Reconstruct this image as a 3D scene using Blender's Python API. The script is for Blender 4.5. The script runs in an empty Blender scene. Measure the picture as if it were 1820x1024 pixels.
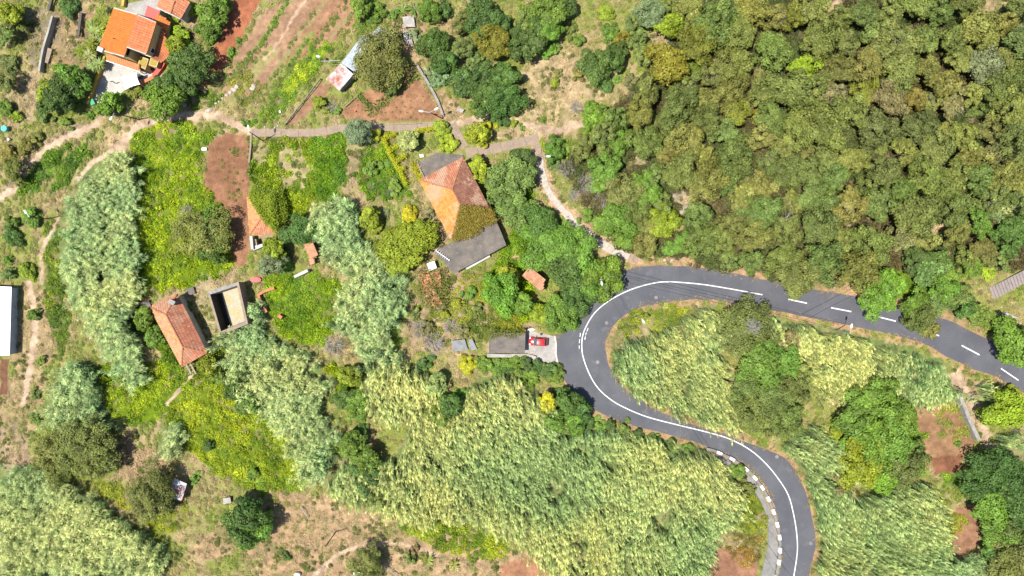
import bpy, bmesh, math, random
import numpy as np
from mathutils import Vector, Matrix

# ---------------------------------------------------------------- survey frame
# 0.12 m of ground per survey unit, origin below the drone, drone 147 m up
S, HC = 0.12, 147.0
def W(px, py, z=0.0):
    f = (HC - z) / HC
    return Vector(((px - 910) * S * f, (512 - py) * S * f, z))
def WA(pts, z=0.0):
    a = np.asarray(pts, float); f = (HC - z) / HC
    return np.stack([(a[:, 0] - 910) * S * f, (512 - a[:, 1]) * S * f], 1)

scene = bpy.context.scene
C = scene.collection
R = math.radians
random.seed(7); rng = np.random.default_rng(7)

# ---------------------------------------------------------------- camera, sky, sun, exposure
cam = bpy.data.cameras.new('camera'); cam.sensor_width = 36; cam.lens = 36 * HC / (1820 * S)
cam.clip_start = 1; cam.clip_end = 3000
co = bpy.data.objects.new('camera', cam); C.objects.link(co); co.location = (0, 0, HC); scene.camera = co
SUN_EL, SUN_DIR = 69.0, (0.93, 0.37)         # light travels towards +x, a little +y
world = bpy.data.worlds.new('World'); scene.world = world; world.use_nodes = True
nt = world.node_tree; nt.nodes.clear()
sky = nt.nodes.new('ShaderNodeTexSky'); sky.sky_type = 'NISHITA'; sky.sun_disc = False
sky.sun_elevation = R(SUN_EL)
sky.sun_rotation = math.atan2(-SUN_DIR[0], -SUN_DIR[1]) % (2 * math.pi)
sky.altitude = 300; sky.dust_density = 1.0
bg = nt.nodes.new('ShaderNodeBackground'); bg.inputs[1].default_value = 0.10
ow = nt.nodes.new('ShaderNodeOutputWorld')
nt.links.new(sky.outputs[0], bg.inputs[0]); nt.links.new(bg.outputs[0], ow.inputs[0])
sl = bpy.data.lights.new('sun', 'SUN'); sl.energy = 5.0; sl.angle = R(0.53); sl.color = (1, 0.955, 0.88)
so = bpy.data.objects.new('sun', sl); C.objects.link(so)
d = Vector((SUN_DIR[0] * math.cos(R(SUN_EL)), SUN_DIR[1] * math.cos(R(SUN_EL)), -math.sin(R(SUN_EL))))
so.rotation_euler = d.to_track_quat('-Z', 'Y').to_euler(); so.location = (-60, -20, 160)
vs = scene.view_settings
vs.view_transform = 'Standard'; vs.look = 'None'; vs.gamma = 1; vs.use_curve_mapping = False
vs.exposure = 0.83

# ---------------------------------------------------------------- materials
def new_mat(name):
    m = bpy.data.materials.new(name); m.use_nodes = True
    n = m.node_tree.nodes; l = m.node_tree.links
    return m, n, l, n['Principled BSDF']
def noise(n, l, vec, scale, detail=4, rough=0.6):
    t = n.new('ShaderNodeTexNoise'); t.inputs['Scale'].default_value = scale
    t.inputs['Detail'].default_value = detail; t.inputs['Roughness'].default_value = rough
    l.new(vec, t.inputs['Vector']); return t.outputs['Fac']
def ramp(n, l, fac, a, b, lo=0.3, hi=0.7):
    r = n.new('ShaderNodeMapRange'); r.inputs[1].default_value = lo; r.inputs[2].default_value = hi
    r.inputs[3].default_value = a; r.inputs[4].default_value = b; l.new(fac, r.inputs[0]); return r.outputs[0]
def mul(n, l, a, b):
    m = n.new('ShaderNodeMix'); m.data_type = 'RGBA'; m.blend_type = 'MULTIPLY'; m.inputs[0].default_value = 1
    l.new(a, m.inputs[6]); l.new(b, m.inputs[7]); return m.outputs[2]
def mixc(n, l, fac, a, b):
    m = n.new('ShaderNodeMix'); m.data_type = 'RGBA'; l.new(fac, m.inputs[0])
    for k, v in ((6, a), (7, b)):
        if isinstance(v, tuple): m.inputs[k].default_value = (*v[:3], 1)
        else: l.new(v, m.inputs[k])
    return m.outputs[2]
def surf(name, c1, c2, scale=1.0, rough=0.85, fine=14.0, famt=0.25, bump=0.02, spec=0.2, c3=None):
    """mottled two (or three) colour surface with fine grain, world-sized pattern"""
    m, n, l, p = new_mat(name)
    tc = n.new('ShaderNodeNewGeometry').outputs['Position']
    f1 = noise(n, l, tc, scale, 5); col = mixc(n, l, ramp(n, l, f1, 0, 1, 0.35, 0.65), c1, c2)
    if c3: col = mixc(n, l, ramp(n, l, noise(n, l, tc, scale * 2.7, 4), 0, 1, 0.55, 0.7), col, c3)
    f2 = noise(n, l, tc, fine, 3); g = ramp(n, l, f2, 1 - famt, 1 + famt)
    l.new(mul(n, l, col, g), p.inputs['Base Color'])
    p.inputs['Roughness'].default_value = rough; p.inputs['Specular IOR Level'].default_value = spec
    if bump:
        b = n.new('ShaderNodeBump'); b.inputs['Strength'].default_value = 0.6; b.inputs['Distance'].default_value = bump
        l.new(f2, b.inputs['Height']); l.new(b.outputs[0], p.inputs['Normal'])
    return m
def foliage(name, source, trans=0.28):
    m, n, l, p = new_mat(name)
    if source == 'object':
        base = n.new('ShaderNodeObjectInfo').outputs['Color']
    else:
        a = n.new('ShaderNodeAttribute'); a.attribute_type = 'INSTANCER'; a.attribute_name = 'col'; base = a.outputs['Color']
    g = n.new('ShaderNodeAttribute'); g.attribute_name = 'gcol'
    col = mul(n, l, base, g.outputs['Color'])
    l.new(col, p.inputs['Base Color']); p.inputs['Roughness'].default_value = 0.5
    p.inputs['Specular IOR Level'].default_value = 0.25
    t = n.new('ShaderNodeBsdfTranslucent'); l.new(col, t.inputs['Color'])
    mx = n.new('ShaderNodeMixShader'); mx.inputs[0].default_value = trans
    l.new(p.outputs[0], mx.inputs[1]); l.new(t.outputs[0], mx.inputs[2])
    l.new(mx.outputs[0], n['Material Output'].inputs[0]); return m
def attr_mat(name, attr, rough=0.8, scale=3.0, amt=0.25, fine=18.0, famt=0.2, spec=0.2, bump=0.0):
    m, n, l, p = new_mat(name)
    a = n.new('ShaderNodeAttribute'); a.attribute_name = attr
    tc = n.new('ShaderNodeNewGeometry').outputs['Position']
    c = mul(n, l, a.outputs['Color'], ramp(n, l, noise(n, l, tc, scale, 6, 0.65), 1 - amt, 1 + amt))
    f = noise(n, l, tc, fine, 4)
    c = mul(n, l, c, ramp(n, l, f, 1 - famt, 1 + famt))
    l.new(c, p.inputs['Base Color']); p.inputs['Roughness'].default_value = rough
    p.inputs['Specular IOR Level'].default_value = spec
    if bump:
        b = n.new('ShaderNodeBump'); b.inputs['Strength'].default_value = 0.8; b.inputs['Distance'].default_value = bump
        f3 = noise(n, l, tc, 1.6, 6, 0.7); l.new(f3, b.inputs['Height']); l.new(b.outputs[0], p.inputs['Normal'])
    return m
def plain(name, col, rough=0.5, metal=0.0, spec=0.4, coat=0.0, trans=0.0):
    m, n, l, p = new_mat(name)
    tc = n.new('ShaderNodeNewGeometry').outputs['Position']
    f = noise(n, l, tc, 6.0, 3); rgb = n.new('ShaderNodeRGB'); rgb.outputs[0].default_value = (*col, 1)
    l.new(mul(n, l, rgb.outputs[0], ramp(n, l, f, 0.9, 1.08)), p.inputs['Base Color'])
    p.inputs['Roughness'].default_value = rough; p.inputs['Metallic'].default_value = metal
    p.inputs['Specular IOR Level'].default_value = spec; p.inputs['Coat Weight'].default_value = coat
    return m
M = dict(
    ground=attr_mat('ground', 'soil', 0.95, 0.9, 0.28, 7.0, 0.35, 0.1, 0.18),
    leaf=foliage('leaf', 'object'), leaf_inst=foliage('leaf_scatter', 'inst'),
    bark=surf('bark', (.11, .085, .06), (.18, .15, .12), 3, 0.9, 20),
    twig=surf('dead_twig', (.24, .22, .20), (.34, .31, .28), 3, 0.9, 20),
    asphalt=surf('asphalt', (.063, .064, .074), (.084, .085, .095), 0.16, 0.85, 5, 0.14, 0.004, 0.3, c3=(.094, .094, .102)),
    paint=surf('road_paint', (.66, .66, .65), (.42, .42, .42), 2.2, 0.6, 14, 0.2, 0),
    concrete=surf('concrete', (.26, .19, .135), (.19, .15, .115), 0.7, 0.9, 8, 0.2, 0.01, c3=(.29, .225, .17)),
    pale_conc=surf('pale_concrete', (.31, .29, .265), (.22, .205, .185), 0.5, 0.9, 6, 0.2, 0.01, c3=(.35, .32, .29)),
    patio=surf('patio_concrete', (.40, .37, .335), (.30, .28, .25), 0.4, 0.9, 6, 0.2, 0.01, c3=(.44, .40, .36)),
    grey_conc=surf('grey_concrete', (.145, .124, .104), (.088, .080, .072), 0.45, 0.9, 7, 0.2, 0.01, c3=(.17, .135, .105)),
    side=surf('pavement_concrete', (.20, .19, .178), (.14, .135, .127), 0.6, 0.9, 7, 0.2, 0.01),
    stone=surf('stone', (.17, .16, .15), (.27, .25, .22), 1.5, 0.9, 8, 0.3, 0.03),
    rock=surf('pale_rock', (.40, .35, .29), (.28, .25, .21), 1.5, 0.9, 8, 0.25, 0.03),
    tile=attr_mat('roof_tile', 'gcol', 0.75, 1.2, 0.16, 5, 0.12),
    tilebase=surf('roof_underlay', (.24, .085, .04), (.18, .07, .04), 1, 0.9, 8),
    ochre=surf('ochre_render', (.48, .36, .17), (.40, .30, .15), 0.6, 0.85, 8, 0.1),
    yellow=surf('yellow_paint', (.46, .31, .05), (.36, .25, .06), 0.6, 0.8, 8, 0.12),
    whitewall=surf('white_render', (.48, .45, .41), (.34, .32, .28), 0.6, 0.85, 8, 0.14),
    white=plain('white_paint', (.82, .83, .84), 0.5),
    sheet=surf('white_sheet_roof', (.76, .79, .84), (.66, .70, .76), 0.25, 0.5, 3, 0.05, 0),
    zinc=surf('zinc_sheet', (.30, .34, .40), (.22, .26, .32), 0.7, 0.55, 5, 0.12, 0, 0.4, c3=(.38, .41, .46)),
    tank_shade=surf('painted_tank_shade', (.022, .022, .018), (.04, .036, .028), 0.8, 0.8, 6, 0.3, 0),  # near-black colour standing in for the shade inside the water tank
    oldtin=surf('old_tin', (.17, .18, .19), (.12, .12, .12), 0.9, 0.6, 5, 0.2, 0, 0.3, c3=(.21, .2, .19)),
    rusty=surf('rusty_sheet', (.50, .50, .52), (.24, .075, .035), 0.55, 0.7, 6, 0.2, 0, 0.3, c3=(.20, .06, .03)),
    redroof=plain('red_canopy_sheet', (.50, .055, .045), 0.6),
    glass=plain('dark_glass', (.02, .03, .035), 0.08, 0, 0.6),
    windscreen=plain('car_glass', (.05, .10, .10), 0.05, 0, 0.7),
    carred=plain('red_car_paint', (.52, .006, .014), 0.28, 0.0, 0.5, 0.8),
    black=plain('black_plastic', (.02, .02, .022), 0.6),
    rubber=plain('tyre_rubber', (.02, .02, .02), 0.85),
    alloy=plain('alloy', (.5, .5, .52), 0.35, 0.9),
    lampred=plain('tail_lamp_red', (.4, .02, .02), 0.2), lampclear=plain('head_lamp_clear', (.75, .76, .78), 0.15),
    metal=plain('galvanised_metal', (.42, .43, .45), 0.5, 0.3),
    pole=surf('dark_pole', (.07, .06, .055), (.11, .095, .08), 2, 0.85, 12),
    wood=surf('weathered_wood', (.30, .24, .17), (.20, .16, .12), 2, 0.85, 16),
    tank=surf('tank_floor', (.33, .32, .25), (.36, .28, .14), 0.45, 0.9, 5, 0.2, 0.01, c3=(.30, .32, .28)),
    blockpaint=plain('weathered_white', (.60, .60, .58), 0.7),
    tarp=plain('white_shade_cloth', (.80, .82, .86), 0.8), cable=plain('cable', (.03, .03, .032), 0.6),
    teal=plain('teal_plastic', (.05, .42, .48), 0.4), green=plain('green_plastic', (.03, .25, .12), 0.5),
    brick=surf('orange_brick', (.40, .17, .08), (.33, .13, .07), 1.5, 0.9, 9),
    redbush=plain('red_cloth', (.55, .12, .11), 0.8),
    steps=surf('grey_steps', (.24, .20, .18), (.18, .15, .14), 1.2, 0.9, 9), 
)

# ---------------------------------------------------------------- object helpers
THINGS = []                  # (object, base label) to be told apart at the end
def tag(o, label, cat, group=None, kind=None):
    o['label'] = label
    if cat: o['category'] = cat
    if group: o['group'] = group
    if kind: o['kind'] = kind
    return o
def np_mesh(name, V, F, mat=None, attrs=None, smooth=False):
    V = np.asarray(V, np.float32); F = np.asarray(F, np.int32); k = F.shape[1]
    me = bpy.data.meshes.new(name)
    me.vertices.add(len(V)); me.vertices.foreach_set('co', V.ravel())
    me.loops.add(F.size); me.loops.foreach_set('vertex_index', F.ravel())
    me.polygons.add(len(F)); me.polygons.foreach_set('loop_start', np.arange(0, F.size, k, dtype=np.int32))
    me.update(calc_edges=True)
    if smooth: me.polygons.foreach_set('use_smooth', np.ones(len(F), bool))
    for an, arr in (attrs or {}).items():
        a = me.attributes.new(an, 'FLOAT_COLOR', 'POINT')
        rgba = np.ones((len(V), 4), np.float32); rgba[:, :3] = arr; a.data.foreach_set('color', rgba.ravel())
    if mat: me.materials.append(mat)
    return me
def link(name, me, parent=None, loc=None):
    o = bpy.data.objects.new(name, me); C.objects.link(o)
    if parent: o.parent = parent
    if loc is not None: o.location = loc
    return o
def empty(name, loc, label, cat, group=None, rz=0.0):
    o = bpy.data.objects.new(name, None); C.objects.link(o); o.location = loc; o.rotation_euler.z = rz
    o.empty_display_size = 0.3
    return tag(o, label, cat, group)
class MB:
    """collects simple shapes into one mesh"""
    def __init__(s): s.bm = bmesh.new()
    def poly(s, pts):
        try: return s.bm.faces.new([s.bm.verts.new(p) for p in pts])
        except ValueError: pass
    def prism(s, pts, z0, z1):
        n = len(pts); ar = sum(pts[i][0] * pts[(i+1) % n][1] - pts[(i+1) % n][0] * pts[i][1] for i in range(n))
        if ar < 0: pts = pts[::-1]
        a = [s.bm.verts.new((p[0], p[1], z0)) for p in pts]; b = [s.bm.verts.new((p[0], p[1], z1)) for p in pts]
        s.bm.faces.new(b); s.bm.faces.new(a[::-1])
        for i in range(n): s.bm.faces.new((a[i], a[(i+1) % n], b[(i+1) % n], b[i]))
        return s
    def box(s, c, size, rz=0.0):
        hx, hy, hz = size[0] / 2, size[1] / 2, size[2] / 2; cs, sn = math.cos(rz), math.sin(rz)
        pts = [(c[0] + x * cs - y * sn, c[1] + x * sn + y * cs) for x, y in ((-hx, -hy), (hx, -hy), (hx, hy), (-hx, hy))]
        return s.prism(pts, c[2] - hz, c[2] + hz)
    def tube(s, pts, radii, seg=6):
        pts = [Vector(p) for p in pts]
        if not hasattr(radii, '__len__'): radii = [radii] * len(pts)
        rings = []
        for i, p in enumerate(pts):
            t = (pts[min(i+1, len(pts)-1)] - pts[max(i-1, 0)]).normalized()
            u = t.cross(Vector((0.31, 0.2, 0.93)));  u = u.normalized() if u.length > 1e-3 else Vector((1, 0, 0))
            v = t.cross(u)
            rings.append([s.bm.verts.new(p + (u * math.cos(2*math.pi*k/seg) + v * math.sin(2*math.pi*k/seg)) * radii[i]) for k in range(seg)])
        for a, b in zip(rings, rings[1:]):
            for k in range(seg): s.bm.faces.new((a[k], a[(k+1) % seg], b[(k+1) % seg], b[k]))
        s.bm.faces.new(rings[-1]); s.bm.faces.new(rings[0][::-1])
        return s
    def mesh(s, name, mat):
        bmesh.ops.recalc_face_normals(s.bm, faces=s.bm.faces)
        me = bpy.data.meshes.new(name); s.bm.to_mesh(me); s.bm.free(); me.materials.append(mat); return me
    def build(s, name, mat, parent=None, origin=None):
        me = s.mesh(name, mat); o = link(name, me)
        if parent:
            o.parent = parent; o.matrix_parent_inverse = Matrix.Translation(-Vector(parent.location)) if parent.rotation_euler.z == 0 else parent.matrix_basis.inverted()
        elif origin is not None:
            me.transform(Matrix.Translation(-Vector(origin))); o.location = origin
        return o
def in_poly(P, poly):
    x, y = P[:, 0], P[:, 1]; ins = np.zeros(len(P), bool); n = len(poly); j = n - 1
    for i in range(n):
        xi, yi = poly[i]; xj, yj = poly[j]
        if yi != yj: ins ^= ((yi > y) != (yj > y)) & (x < (xj - xi) * (y - yi) / (yj - yi) + xi)
        j = i
    return ins
_gr = {}
def vnoise(P, scale, seed=0):
    """value noise in numpy, 0..1"""
    if seed not in _gr: _gr[seed] = np.random.default_rng(1000 + seed).random((128, 128))
    g = _gr[seed]; q = P * scale; i = np.floor(q).astype(int); f = q - i; f = f * f * (3 - 2 * f)
    x0, y0 = i[:, 0] % 128, i[:, 1] % 128; x1, y1 = (x0 + 1) % 128, (y0 + 1) % 128
    return (g[x0, y0] * (1-f[:, 0]) + g[x1, y0] * f[:, 0]) * (1-f[:, 1]) + (g[x0, y1] * (1-f[:, 0]) + g[x1, y1] * f[:, 0]) * f[:, 1]
def fbm(P, scale, seed=0, o=4):
    s = 0; a = 1; t = 0
    for k in range(o): s = s + a * vnoise(P, scale * 2 ** k, seed + k); t += a; a *= 0.55
    return s / t
def ribbon(pts, w):
    """outline of a strip along pts (world 2-D), width w"""
    p = np.asarray(pts, float); t = np.gradient(p, axis=0); t /= np.linalg.norm(t, axis=1)[:, None] + 1e-9
    nrm = np.stack([-t[:, 1], t[:, 0]], 1); w = np.asarray(w) / 2
    w = w[:, None] if w.ndim else w
    return p + nrm * w, p - nrm * w
def smooth_line(pts, step=1.0):
    """Catmull-Rom through pts, resampled"""
    p = np.asarray(pts, float); q = np.vstack([2*p[0]-p[1], p, 2*p[-1]-p[-2]]); out = []
    for i in range(1, len(q) - 2):
        n = max(2, int(np.linalg.norm(q[i+1] - q[i]) / step))
        for k in range(n):
            t = k / n
            out.append(0.5 * ((2*q[i]) + (-q[i-1]+q[i+1])*t + (2*q[i-1]-5*q[i]+4*q[i+1]-q[i+2])*t*t + (-q[i-1]+3*q[i]-3*q[i+1]+q[i+2])*t**3))
    out.append(p[-1]); return np.array(out)

# ---------------------------------------------------------------- layout of the place (survey units)
OUTER = [(1860,668),(1820,640),(1790,620),(1743,597),(1709,579),(1680,568),(1640,556),(1600,545),(1560,536),(1524,528),(1485,521),(1452,516),(1400,505),(1340,493),(1290,483),(1229,474),(1171,472),(1125,476),(1095,492),(1072,516),(1045,548),(1018,578),(990,597),(987,615),(988,642),(1000,669),(1011,688),(1032,708),(1058,729),(1090,744),(1137,760),(1170,768),(1200,776),(1243,788),(1262,797),(1287,806),(1320,822),(1347,846),(1363,869),(1377,899),(1386,936),(1390,973),(1388,1004),(1382,1030),(1378,1050)]
INNER = [(1434,1050),(1439,1023),(1445,991),(1449,973),(1448,944),(1441,909),(1431,872),(1416,841),(1395,814),(1350,794),(1300,776),(1240,757),(1180,735),(1130,705),(1103,682),(1082,650),(1077,632),(1077,608),(1085,587),(1099,568),(1119,555),(1142,545),(1177,538),(1216,534),(1269,533),(1310,540),(1358,549),(1406,557),(1445,566),(1498,576),(1577,593),(1643,611),(1683,634),(1735,658),(1772,671),(1820,700),(1860,728)]
SOLID = [(1355,524),(1295,513),(1243,505),(1190,501),(1164,503),(1132,511),(1105,522),(1079,537),(1058,555),(1045,574),(1036,595),(1034,616),(1037,637),(1048,666),(1063,690),(1085,710),(1111,725),(1150,741),(1203,755),(1256,768),(1296,780),(1332,799),(1359,822),(1381,848),(1401,880),(1411,917),(1416,949),(1417,981),(1411,1023),(1405,1050)]
DASHES = [((1401,532),(1434,539)),((1477,547),(1513,554)),((1556,562),(1592,571)),((1633,583),(1669,597)),((1709,614),(1741,631)),((1779,655),(1810,676))]
ROAD = OUTER + INNER
PATHS = [  # name, centre line, width(units)
    ([(447,236),(500,236),(560,236),(600,229),(640,226),(700,226),(760,224),(800,223)], 14),
    ([(803,220),(815,243),(826,262)], 15),
    ([(828,272),(870,266),(912,257),(957,245)], 17),
]
STEPS = ([(951,252),(957,275),(962,305),(971,333),(986,357),(1010,384),(1035,410),(1060,428),(1090,445),(1118,457),(1134,461)], 13)
DRIVE = [(936,587),(986,598),(991,648),(960,643),(930,640),(932,628),(934,600)]
PATIO = [(186,108),(250,128),(276,112),(292,112),(300,104),(284,142),(268,146),(252,152),(222,160),(200,180),(170,190),(158,188),(162,176)]
TANK = [(366,517),(428,500),(447,580),(392,600)]
YARD = [(222,8),(285,-6),(292,20),(262,30),(245,26),(222,18)]
HOUSEBOX = [[(172,86),(203,12),(310,-5),(345,-5),(320,36),(304,98),(285,130),(250,130),(188,110)], [(746,320),(741,291),(777,272),(823,276),(900,436),(805,486),(772,446),(800,427)],
            [(264,546),(316,520),(370,627),(323,653)], [(438,345),(492,342),(498,416),(444,420)], [(868,591),(935,591),(935,629),(868,629)],
            [(579,141),(606,111),(645,60),(704,62),(640,140),(604,162)], [(-5,508),(22,508),(18,634),(-5,634)], TANK]
SIDE = [(1258,803),(1282,812),(1312,828),(1338,850),(1353,874),(1366,903),(1377,937),(1382,973),(1379,1004),(1372,1040),(1348,1040),(1358,999),(1365,965),(1364,925),(1353,894),(1335,865),(1310,838),(1280,820)]
BOARDWALK = [(1758,512),(1830,472),(1836,492),(1766,533)]

TRACKS = [([(447,232),(420,222),(385,207),(345,203),(305,207),(268,215),(240,228),(222,245),(212,262)], 13), ([(172,218),(140,236),(105,248),(70,272),(45,305),(22,338),(-5,350)], 12), ([(198,178),(180,205),(170,222)], 8),
    ([(205,255),(185,275),(160,290),(135,320)], 7), ([(100,390),(85,420),(70,450),(72,500)], 7), ([(345,665),(320,690),(295,720)], 6), ([(560,1024),(600,985),(650,965),(720,970),(780,990)], 7), ([(800,222),(835,215),(880,205),(940,225),(990,232),(1045,215)], 12), ([(1700,668),(1725,700),(1748,750),(1762,800)], 11), ([(50,505),(60,560),(55,640),(40,720)], 10)]
FIELDS = [  # tilled or bare soil: polygon, colour
    ([(420,-10),(468,-10),(448,30),(425,75),(404,108),(384,135),(360,150),(356,140),(374,105),(392,60)], (.30,.115,.06)),
    ([(370,258),(400,235),(448,240),(446,280),(440,345),(443,420),(447,445),(430,478),(412,470),(405,380),(366,370),(362,320)], (.235,.125,.07)),
    ([(600,200),(660,155),(730,122),(760,160),(790,212),(700,216),(620,214)], (.28,.155,.085)),
    ([(470,20),(530,-10),(590,-10),(560,30),(520,90),(470,150),(410,190),(390,150),(430,80)], (.30,.19,.115)),
    ([(560,-10),(640,-10),(640,30),(600,70),(540,100),(500,120),(540,60)], (.30,.175,.10)),
    ([(571,145),(590,150),(560,190),(520,225),(508,222)], (.24,.14,.085)),
    ([(1640,690),(1700,720),(1735,790),(1690,830),(1640,800),(1628,740)], (.25,.15,.08)),
    ([(1655,812),(1712,806),(1712,840),(1662,846)], (.19,.09,.05)),
    ([(1280,970),(1345,1000),(1350,1040),(1250,1040),(1258,1000)], (.26,.14,.085)),
    ([(1700,900),(1740,900),(1745,960),(1705,1010),(1690,960)], (.24,.135,.08)),
    ([(0,640),(14,640),(14,700),(0,705)], (.16,.08,.05)),
    ([(900,1000),(960,985),(985,1040),(880,1040)], (.30,.16,.09)),
]
BARES = [  # dry earth or straw
    ([(492,268),(535,262),(552,300),(545,330),(505,335),(490,305)], (.25,.19,.10)),
    ([(618,262),(632,258),(640,300),(622,345),(612,330)], (.27,.19,.11)),
    ([(450,245),(480,250),(475,285),(455,300),(447,270)], (.22,.17,.085)),
    ([(720,350),(800,470),(770,470),(730,390)], (.24,.16,.10)),
    ([(200,240),(230,205),(280,195),(340,190),(380,190),(420,205),(445,215),(445,232),(400,220),(340,214),(290,220),(240,238),(225,260),(205,290),(185,270)], (.31,.21,.13)),
    ([(235,170),(262,168),(268,190),(225,195)], (.34,.23,.13)),
    ([(170,228),(140,232),(95,245),(55,280),(22,340),(0,350),(0,330),(30,290),(60,255),(110,228),(150,212)], (.25,.165,.125)),
    ([(700,5),(760,20),(755,60),(735,60),(740,100),(770,150),(830,200),(830,225),(790,220),(770,170),(735,120),(700,60),(690,30)], (.28,.175,.11)),
    ([(930,105),(1000,90),(1060,110),(1100,115),(1110,130),(1080,170),(1060,200),(1040,225),(985,240),(880,255),(835,250),(900,225),(935,190),(920,150)], (.30,.21,.125)),
    ([(1130,270),(1150,280),(1145,300),(1120,300),(1112,285)], (.26,.19,.14)),
    ([(1200,335),(1235,335),(1240,350),(1225,385),(1205,380),(1195,350)], (.27,.21,.165)),
    ([(1205,390),(1232,385),(1225,415),(1200,412)], (.30,.20,.12)),
    ([(1140,55),(1210,50),(1195,90),(1160,110),(1150,140),(1145,100)], (.27,.185,.125)),
    ([(1480,0),(1510,-5),(1495,30),(1458,62),(1455,50)], (.30,.20,.14)),
    ([(1720,-5),(1820,-5),(1820,25),(1730,25)], (.25,.17,.10)),
    ([(1680,370),(1715,365),(1712,395),(1690,420),(1640,440),(1600,470),(1575,480),(1640,430)], (.26,.18,.12)),
    ([(1468,465),(1495,460),(1530,480),(1530,525),(1485,520),(1460,512)], (.31,.20,.11)),
    ([(1118,462),(1230,455),(1232,474),(1171,472),(1125,477)], (.34,.20,.11)),
    ([(972,255),(960,275),(972,300),(985,330),(1010,360),(1050,395),(1095,430),(1130,455),(1130,470),(1080,455),(1020,405),(975,350),(955,310),(946,265)], (.30,.20,.12)),
    ([(1090,600),(1110,570),(1140,560),(1175,575),(1150,620),(1100,640)], (.22,.17,.09)),
    ([(1700,660),(1735,670),(1750,720),(1760,780),(1748,790),(1725,740),(1698,700)], (.30,.20,.13)),
    ([(470,870),(560,880),(640,910),(720,935),(860,960),(900,990),(840,1030),(460,1030),(440,960),(380,1000),(330,980),(380,930)], (.27,.165,.10)),
    ([(560,890),(700,920),(780,950),(900,975),(1000,1000),(1000,1030),(620,1030)], (.28,.175,.105)),
    ([(35,500),(85,510),(90,600),(85,690),(60,760),(30,800),(0,790),(0,700),(20,660),(22,600)], (.25,.17,.095)),
    ([(0,750),(40,760),(60,830),(0,840)], (.24,.16,.11)),
    ([(190,770),(260,790),(300,830),(280,860),(200,850)], (.20,.125,.075)),
    ([(40,10),(110,20),(95,120),(60,120),(35,60)], (.16,.12,.085)),
    ([(110,20),(180,20),(150,120),(85,130),(95,60)], (.23,.145,.085)),
    ([(10,130),(60,120),(70,150),(50,220),(10,230)], (.27,.19,.12)),
    ([(350,490),(400,480),(430,495),(366,520),(392,600),(375,610),(340,540)], (.27,.20,.12)),
    ([(720,640),(735,480),(800,480),(860,510),(880,580),(800,620)], (.24,.16,.10)),
    ([(740,330),(760,330),(800,440),(770,440),(740,390)], (.22,.15,.085)),
    ([(1480,850),(1520,860),(1530,890),(1490,890)], (.24,.16,.08)),
    ([(905,440),(930,436),(925,465),(900,480)], (.33,.21,.12)),
    ([(215,590),(260,600),(290,650),(250,660),(225,640)], (.26,.19,.09)),
    ([(340,-10),(365,-10),(345,60),(318,110),(305,90),(330,40)], (.24,.16,.10)),
    ([(280,130),(360,150),(390,160),(370,200),(290,205)], (.22,.155,.085)),
    ([(0,995),(25,1000),(25,1030),(0,1030)], (.26,.17,.13)),
]
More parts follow.
